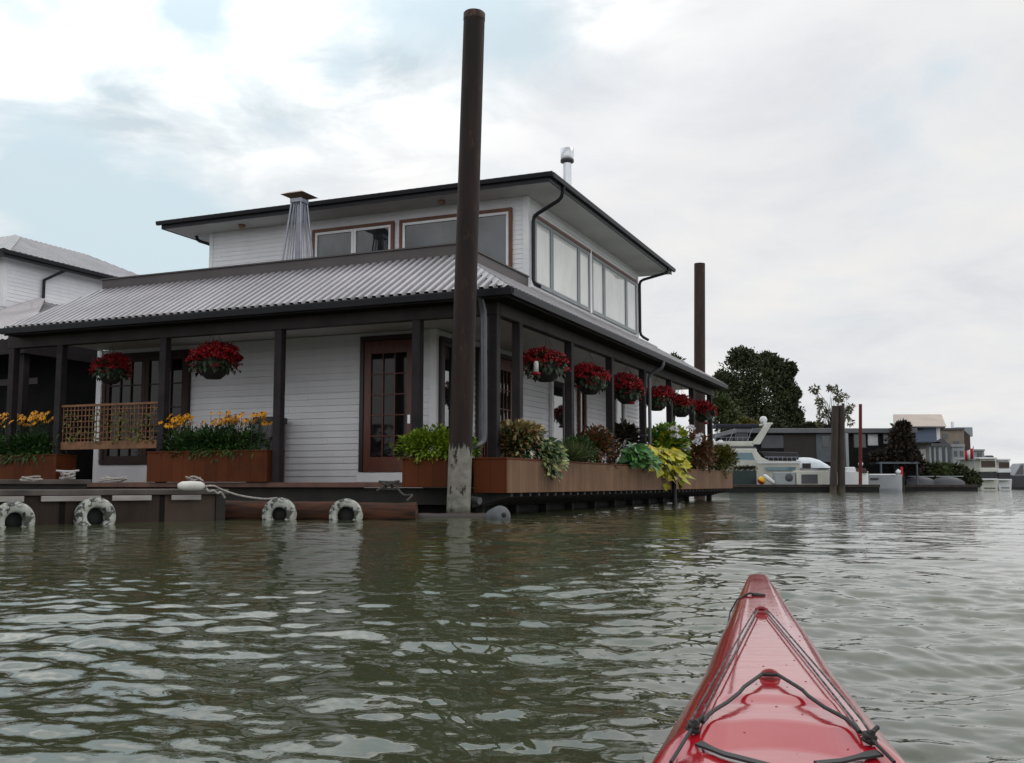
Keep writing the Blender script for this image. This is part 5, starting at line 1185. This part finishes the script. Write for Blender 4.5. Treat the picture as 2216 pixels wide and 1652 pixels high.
# tan house and sheds
Y = 104.0; r = farthing('tan_house', 'tan two storey house with a flat dark roof edge right of the blue house', 'house', 2070, Y)
f = FB(r, Y); f.b(2036, 2091, 931, 1050, 6.0).done('wall', 'house_tan', 0); f.poly([(2091.2, 931), (2104, 943), (2104, 1050), (2091.2, 1050)], 5.5, .2).done('side_wall', 'house_brown', 0)
f.b(2034, 2093, 926.5, 930.5, 6.4, -.3).done('roof', 'panel_grey', 0); f.b(2066, 2070, 913, 926, .3, 1).done('chimney', 'flue_metal', 0)
f.b(2045, 2055, 939, 950, .05, -.053).done('window', 'far_glass', 0); f.b(2068, 2080, 955, 963, .05, -.053).done('window', 'far_glass', 0)
f.b(2075, 2110, 925, 945, 3, 7.5).done('rear_gable', 'shed_pale', 0)
Y = 97.0; r = farthing('pale_shed', 'small pale shed with two blue grey windows below the tan house', 'shed', 2077, Y)
f = FB(r, Y); f.b(2064, 2091, 968, 1050, 4).done('wall', 'shed_pale', 0); f.b(2062, 2092, 962.5, 967.5, 4.4, -.2).done('roof', 'gel_grey', .02)
for a in (2068, 2081): f.b(a, a + 7, 976, 988, .05, -.053).done('window', 'far_glass', 0)
Y = 118.0; r = farthing('pale_shed', 'small grey blue cabin above the cream cruisers on the right', 'shed', 2124, Y)
f = FB(r, Y); f.b(2114, 2133, 977, 1050, 4).done('wall', 'shed_pale', 0); f.b(2112, 2135, 972.5, 976.5, 4.4, -.2).done('roof', 'gel_grey', .02); f.b(2118, 2128, 980, 990, .05, -.053).done('window', 'far_glass', 0)
Y = 128.0; r = farthing('pale_shed', 'low grey roofed shed far off at the right behind the cruisers', 'shed', 2142, Y)
f = FB(r, Y); f.b(2134, 2154, 993, 1050, 5).done('wall', 'house_cream', 0); f.poly([(2132, 992.5), (2138, 986), (2151, 986), (2157, 992.5)], 5.4, -.2).done('roof', 'panel_grey', 0)
# flag
Y = 80.0; r = farthing('flag', 'red and white flag on a thin pole right of the pale shed', 'flag', 2110, Y)
m = MB(); m.tube([(0, 0, 0), (0, 0, fz(966, Y))], .03, 8); m.build('pole', 'heater_metal', r)
for nm, c0, c1, mt in (('red_band', 0, .38, 'flag_red'), ('white_band', .38, .72, 'gel_white'), ('red_band', .72, 1.0, 'flag_red')):
    m = MB(); vs = []; n = 6
    for i in range(n + 1):
        t_ = c0 + (c1 - c0) * i / n
        for s_ in (0, 1): vs.append((-.05 - .62 * t_, .12 * math.sin(t_ * 9), fz(970, Y) - .85 * s_ * (1 - .2 * t_) - .28 * t_))
    m.add(vs, [(2 * i, 2 * i + 2, 2 * i + 3, 2 * i + 1) for i in range(n)], 0, True); o = m.build(nm, mt, r); sm_ = o.modifiers.new('thick', 'SOLIDIFY'); sm_.thickness = .01

# cruisers at the right
def cruiser(label, x0, x1, ytop, ybot, Yv, mat='gel_cream'):
    r = farthing('cabin_cruiser', label, 'boat', (x0 + x1) / 2, Yv, 0, 'cabin cruisers moored at the right'); w = x1 - x0; h = ybot - ytop; f = FB(r, Yv); rx_ = r.location.x
    half = (fx(x1, Yv) - fx(x0, Yv)) / 2; m = MB(); vs = []; n = 12
    for i in range(n + 1):
        t_ = i / n; b = half * (1 - t_ ** 3) + .02; zt = fz(ybot - h * .30, Yv) + .6 * t_ * t_
        vs += [(-b * .8, 9 * t_, -.25), (-b, 9 * t_, zt), (b, 9 * t_, zt), (b * .8, 9 * t_, -.25)]
    m.add(vs, [(i * 4 + j, i * 4 + 4 + j, i * 4 + 4 + (j + 1) % 4, i * 4 + (j + 1) % 4) for i in range(n) for j in range(4)] + [(0, 1, 2, 3)]); m.build('hull', mat, r)
    f.b(x0 + w * .06, x1 - w * .06, ytop + h * .46, ybot - h * .27, 2.2, .8).done('cockpit', 'boat_dark', .03)
    f.b(x0 + w * .02, x1 - w * .02, ytop + h * .36, ytop + h * .48, 3.5, .7).done('side_deck', mat, .05)
    f.b(x0 + w * .06, x1 - w * .06, ytop + h * .07, ytop + h * .36, 4, 1.2).done('cabin', mat, .05); f.b(x0 + w * .13, x1 - w * .13, ytop + h * .12, ytop + h * .32, .05, 1.13).done('window', 'house_brown', 0)
    f.b(x0, x1, ytop, ytop + h * .065, 4.6, .9).done('cabin_roof', 'gel_white', .04)
    f.b(x0 + w * .04, x1 - w * .04, ybot - h * .30, ybot - h * .25, .6, -.5).done('swim_step', 'gel_white', .03)
    m = MB(); m.box(-half * .6, half * .6, -.03, -.012, .12, .2); m.build('waterline_stripe', 'boat_dark', r)
cruiser('cream cabin cruiser seen from the stern with a white cabin roof', 2121, 2161, 990, 1056, 86)
cruiser('white cabin cruiser partly hidden behind the cream cruiser, to its right', 2160, 2190, 993, 1056, 93, 'gel_white')
Y = 99.0; r = farthing('dark_boat', 'dark hulled boat with raked screen cut by the right edge of the picture', 'boat', 2208, Y); rx_ = r.location.x
hullmesh(r, fx(2180, Y) - rx_, fx(2250, Y) - rx_, fz(1030, Y), 1.3, .3, yc=1.4).build('hull', 'panel_grey', r)
f = FB(r, Y); f.poly([(2194, 1030), (2212, 1003), (2240, 1003), (2240, 1030)], 1.8, .5).done('cabin', 'gel_grey', .03); f.poly([(2199, 1027), (2212, 1007), (2216, 1007), (2216, 1027)], .04, .45).done('windscreen', 'far_glass', 0)

# dinghies and clutter on the right dock
Y = 76.5
for px_, lb in ((2000, 'upturned dark dinghy lying on the dock below the hedge, left one'), (2060, 'upturned dark dinghy lying on the dock below the hedge, right one')):
    r = farthing('dinghy', lb, 'boat', px_, Y, .45); m = MB(); vs = []
    for i in range(11):
        t_ = i / 10; b = .55 * math.sin(math.pi * min(1, t_ * .85 + .12)); 
        for a in np.linspace(0, 1, 8): th = math.pi * a; vs.append((-1.2 + 2.4 * t_, .5 - b * math.cos(th), .62 * math.sin(th) ** .8 * (b / .55) ** .5))
    m.add(vs, [(i * 8 + j, i * 8 + 8 + j, i * 8 + 9 + j, i * 8 + j + 1) for i in range(10) for j in range(7)], 0, True); m.build('hull', 'panel_grey', r); m = MB(); m.box(-1.1, 1.1, .46, .54, .60, .66); m.build('keel', 'shed_pale', r)

# trees and hedges on the far bank
def fartree(name, label, blobs, Yv, lmat, trunk, leaf, dens, group=None, limbs=8, seed=1, cat='tree'):
    """blobs: (px, py, rx px, rz px) crown masses; trunk: (px, base py, radius px)"""
    random.seed(seed); bx0, by0 = far(trunk[0], Yv); r = thing(name, label, cat, (bx0, by0, 0), 0, group); s = Yv / FPX
    tr = MB(); base = Vector((0, 0, -.3)); top = Vector((fx(blobs[0][0], Yv) - bx0, 0, fz(blobs[0][1], Yv)))
    if trunk[2]:
        tr.tube([base, base.lerp(top, .4) + Vector((.1, .05, 0)), base.lerp(top, .75), top], [trunk[2] * s, trunk[2] * s * .75, trunk[2] * s * .45, trunk[2] * s * .12], 8)
        for i in range(limbs):
            b = random.choice(blobs); a = base.lerp(top, U(.3, .8)); e = Vector((fx(b[0], Yv) - bx0 + U(-.6, .6) * b[2] * s, U(-.5, .5) * b[2] * s, fz(b[1], Yv) + U(-.5, .7) * b[3] * s))
            tr.tube([a, a.lerp(e, .5) + rv(.25) + Vector((0, 0, .2)), e], [trunk[2] * s * .35, trunk[2] * s * .2, trunk[2] * s * .06], 6, cap=False)
        tr.build('trunk', 'bark', r)
    m = MB()
    for (px_, py_, rx, rz) in blobs:
        c = Vector((fx(px_, Yv) - bx0, 0, fz(py_, Yv))); R_ = Vector((rx * s, rx * s * .9, rz * s)); nsub = max(3, int(dens * 10))
        for _ in range(nsub):
            d = rv(); k_ = random.random() ** .45; cc = c + Vector((d.x * R_.x * k_, d.y * R_.y * k_, d.z * R_.z * k_)); cr = U(.18, .34) * min(R_.x, R_.z)
            for _ in range(int(26 * U(.6, 1.3))):
                dd_ = rv(); p = cc + dd_ * cr * random.random() ** .4; m.leaf(p, (dd_ + Vector((0, 0, -.1)) + rv(.5)).normalized(), rv(), leaf * U(.6, 1.4), leaf * U(.4, .7), 0, .15, .3)
    m.build('crown', lmat, r); return r
fartree('broadleaf_tree', 'big dark rounded tree standing behind the motor yacht', [(1632, 825, 62, 58), (1590, 870, 50, 52), (1655, 890, 66, 52), (1690, 812, 26, 34), (1718, 800, 10, 14), (1722, 852, 14, 12), (1705, 860, 28, 40), (1715, 905, 28, 26), (1612, 775, 30, 20), (1665, 785, 30, 20), (1572, 830, 26, 26), (1640, 930, 80, 26)], 98, 'tree_dark', (1640, 1045, 9), .31, 15.0, limbs=14, seed=4)
fartree('thin_tree', 'thin sparse tree with open branches right of the big dark tree', [(1805, 862, 26, 22), (1782, 868, 18, 16), (1828, 866, 16, 20), (1806, 838, 20, 12), (1770, 848, 10, 10), (1842, 880, 12, 14), (1790, 900, 24, 14), (1835, 905, 18, 16), (1775, 918, 14, 8)], 96, 'tree_thin', (1806, 1040, 3.0), .30, .45, limbs=34, seed=5)
fartree('broadleaf_tree', 'top of a dark tree peeking over the porch roof left of the second pile', [(1462, 786, 18, 14), (1445, 800, 20, 20), (1478, 800, 14, 14)], 92, 'tree_dark', (1455, 1040, 4), .4, 3.0, seed=6)
fartree('green_tree', 'lighter green small tree between the porch end and the big dark tree', [(1578, 905, 30, 34), (1600, 925, 24, 20), (1560, 880, 20, 26)], 88, 'tree_mid', (1580, 1045, 3), .36, 5.0, seed=7)
fartree('green_bush', 'pale green round bush above the yacht canopy', [(1616, 920, 20, 12), (1634, 925, 14, 10)], 85, 'leaf_olive', (1616, 1045, 2), .32, 5.0, seed=8, cat='bush')
fartree('purple_tree', 'dark purple leaved tree in front of the left end of the blue house', [(1950, 948, 22, 26), (1962, 975, 22, 28), (1936, 985, 20, 22), (1958, 926, 12, 9), (1905, 988, 20, 10), (1975, 1005, 24, 18)], 76, 'tree_purple', (1955, 1045, 3), .34, 6.0, seed=9)
fartree('hedge_bush', 'wide dark green hedge in front of the blue house porch', [(2000, 1020, 22, 20), (2025, 1025, 24, 18), (2048, 1024, 22, 18), (1985, 1035, 16, 14)], 79.5, 'tree_dark', (2020, 1047, 0), .3, 6.0, seed=10, cat='bush')
fartree('hedge_bush', 'yellowish green bush in the middle of the hedge', [(2040, 1018, 20, 14), (2030, 1030, 14, 12)], 78, 'tree_mid', (2040, 1047, 0), .3, 4.0, seed=11, cat='bush')
fartree('hedge_bush', 'tall dark green bush below the pale shed', [(2076, 1026, 16, 18), (2087, 1036, 18, 15), (2100, 1036, 14, 14), (2110, 1042, 9, 11)], 78.5, 'tree_dark', (2080, 1047, 0), .3, 6.0, seed=12, cat='bush')
fartree('bank_bushes', 'low dark bushes along the bank behind the flat roofed home', [(1760, 925, 18, 8), (1785, 928, 14, 7), (1690, 925, 26, 12)], 97, 'tree_dark', (1740, 1045, 0), .36, 4.0, seed=13, cat='bush')
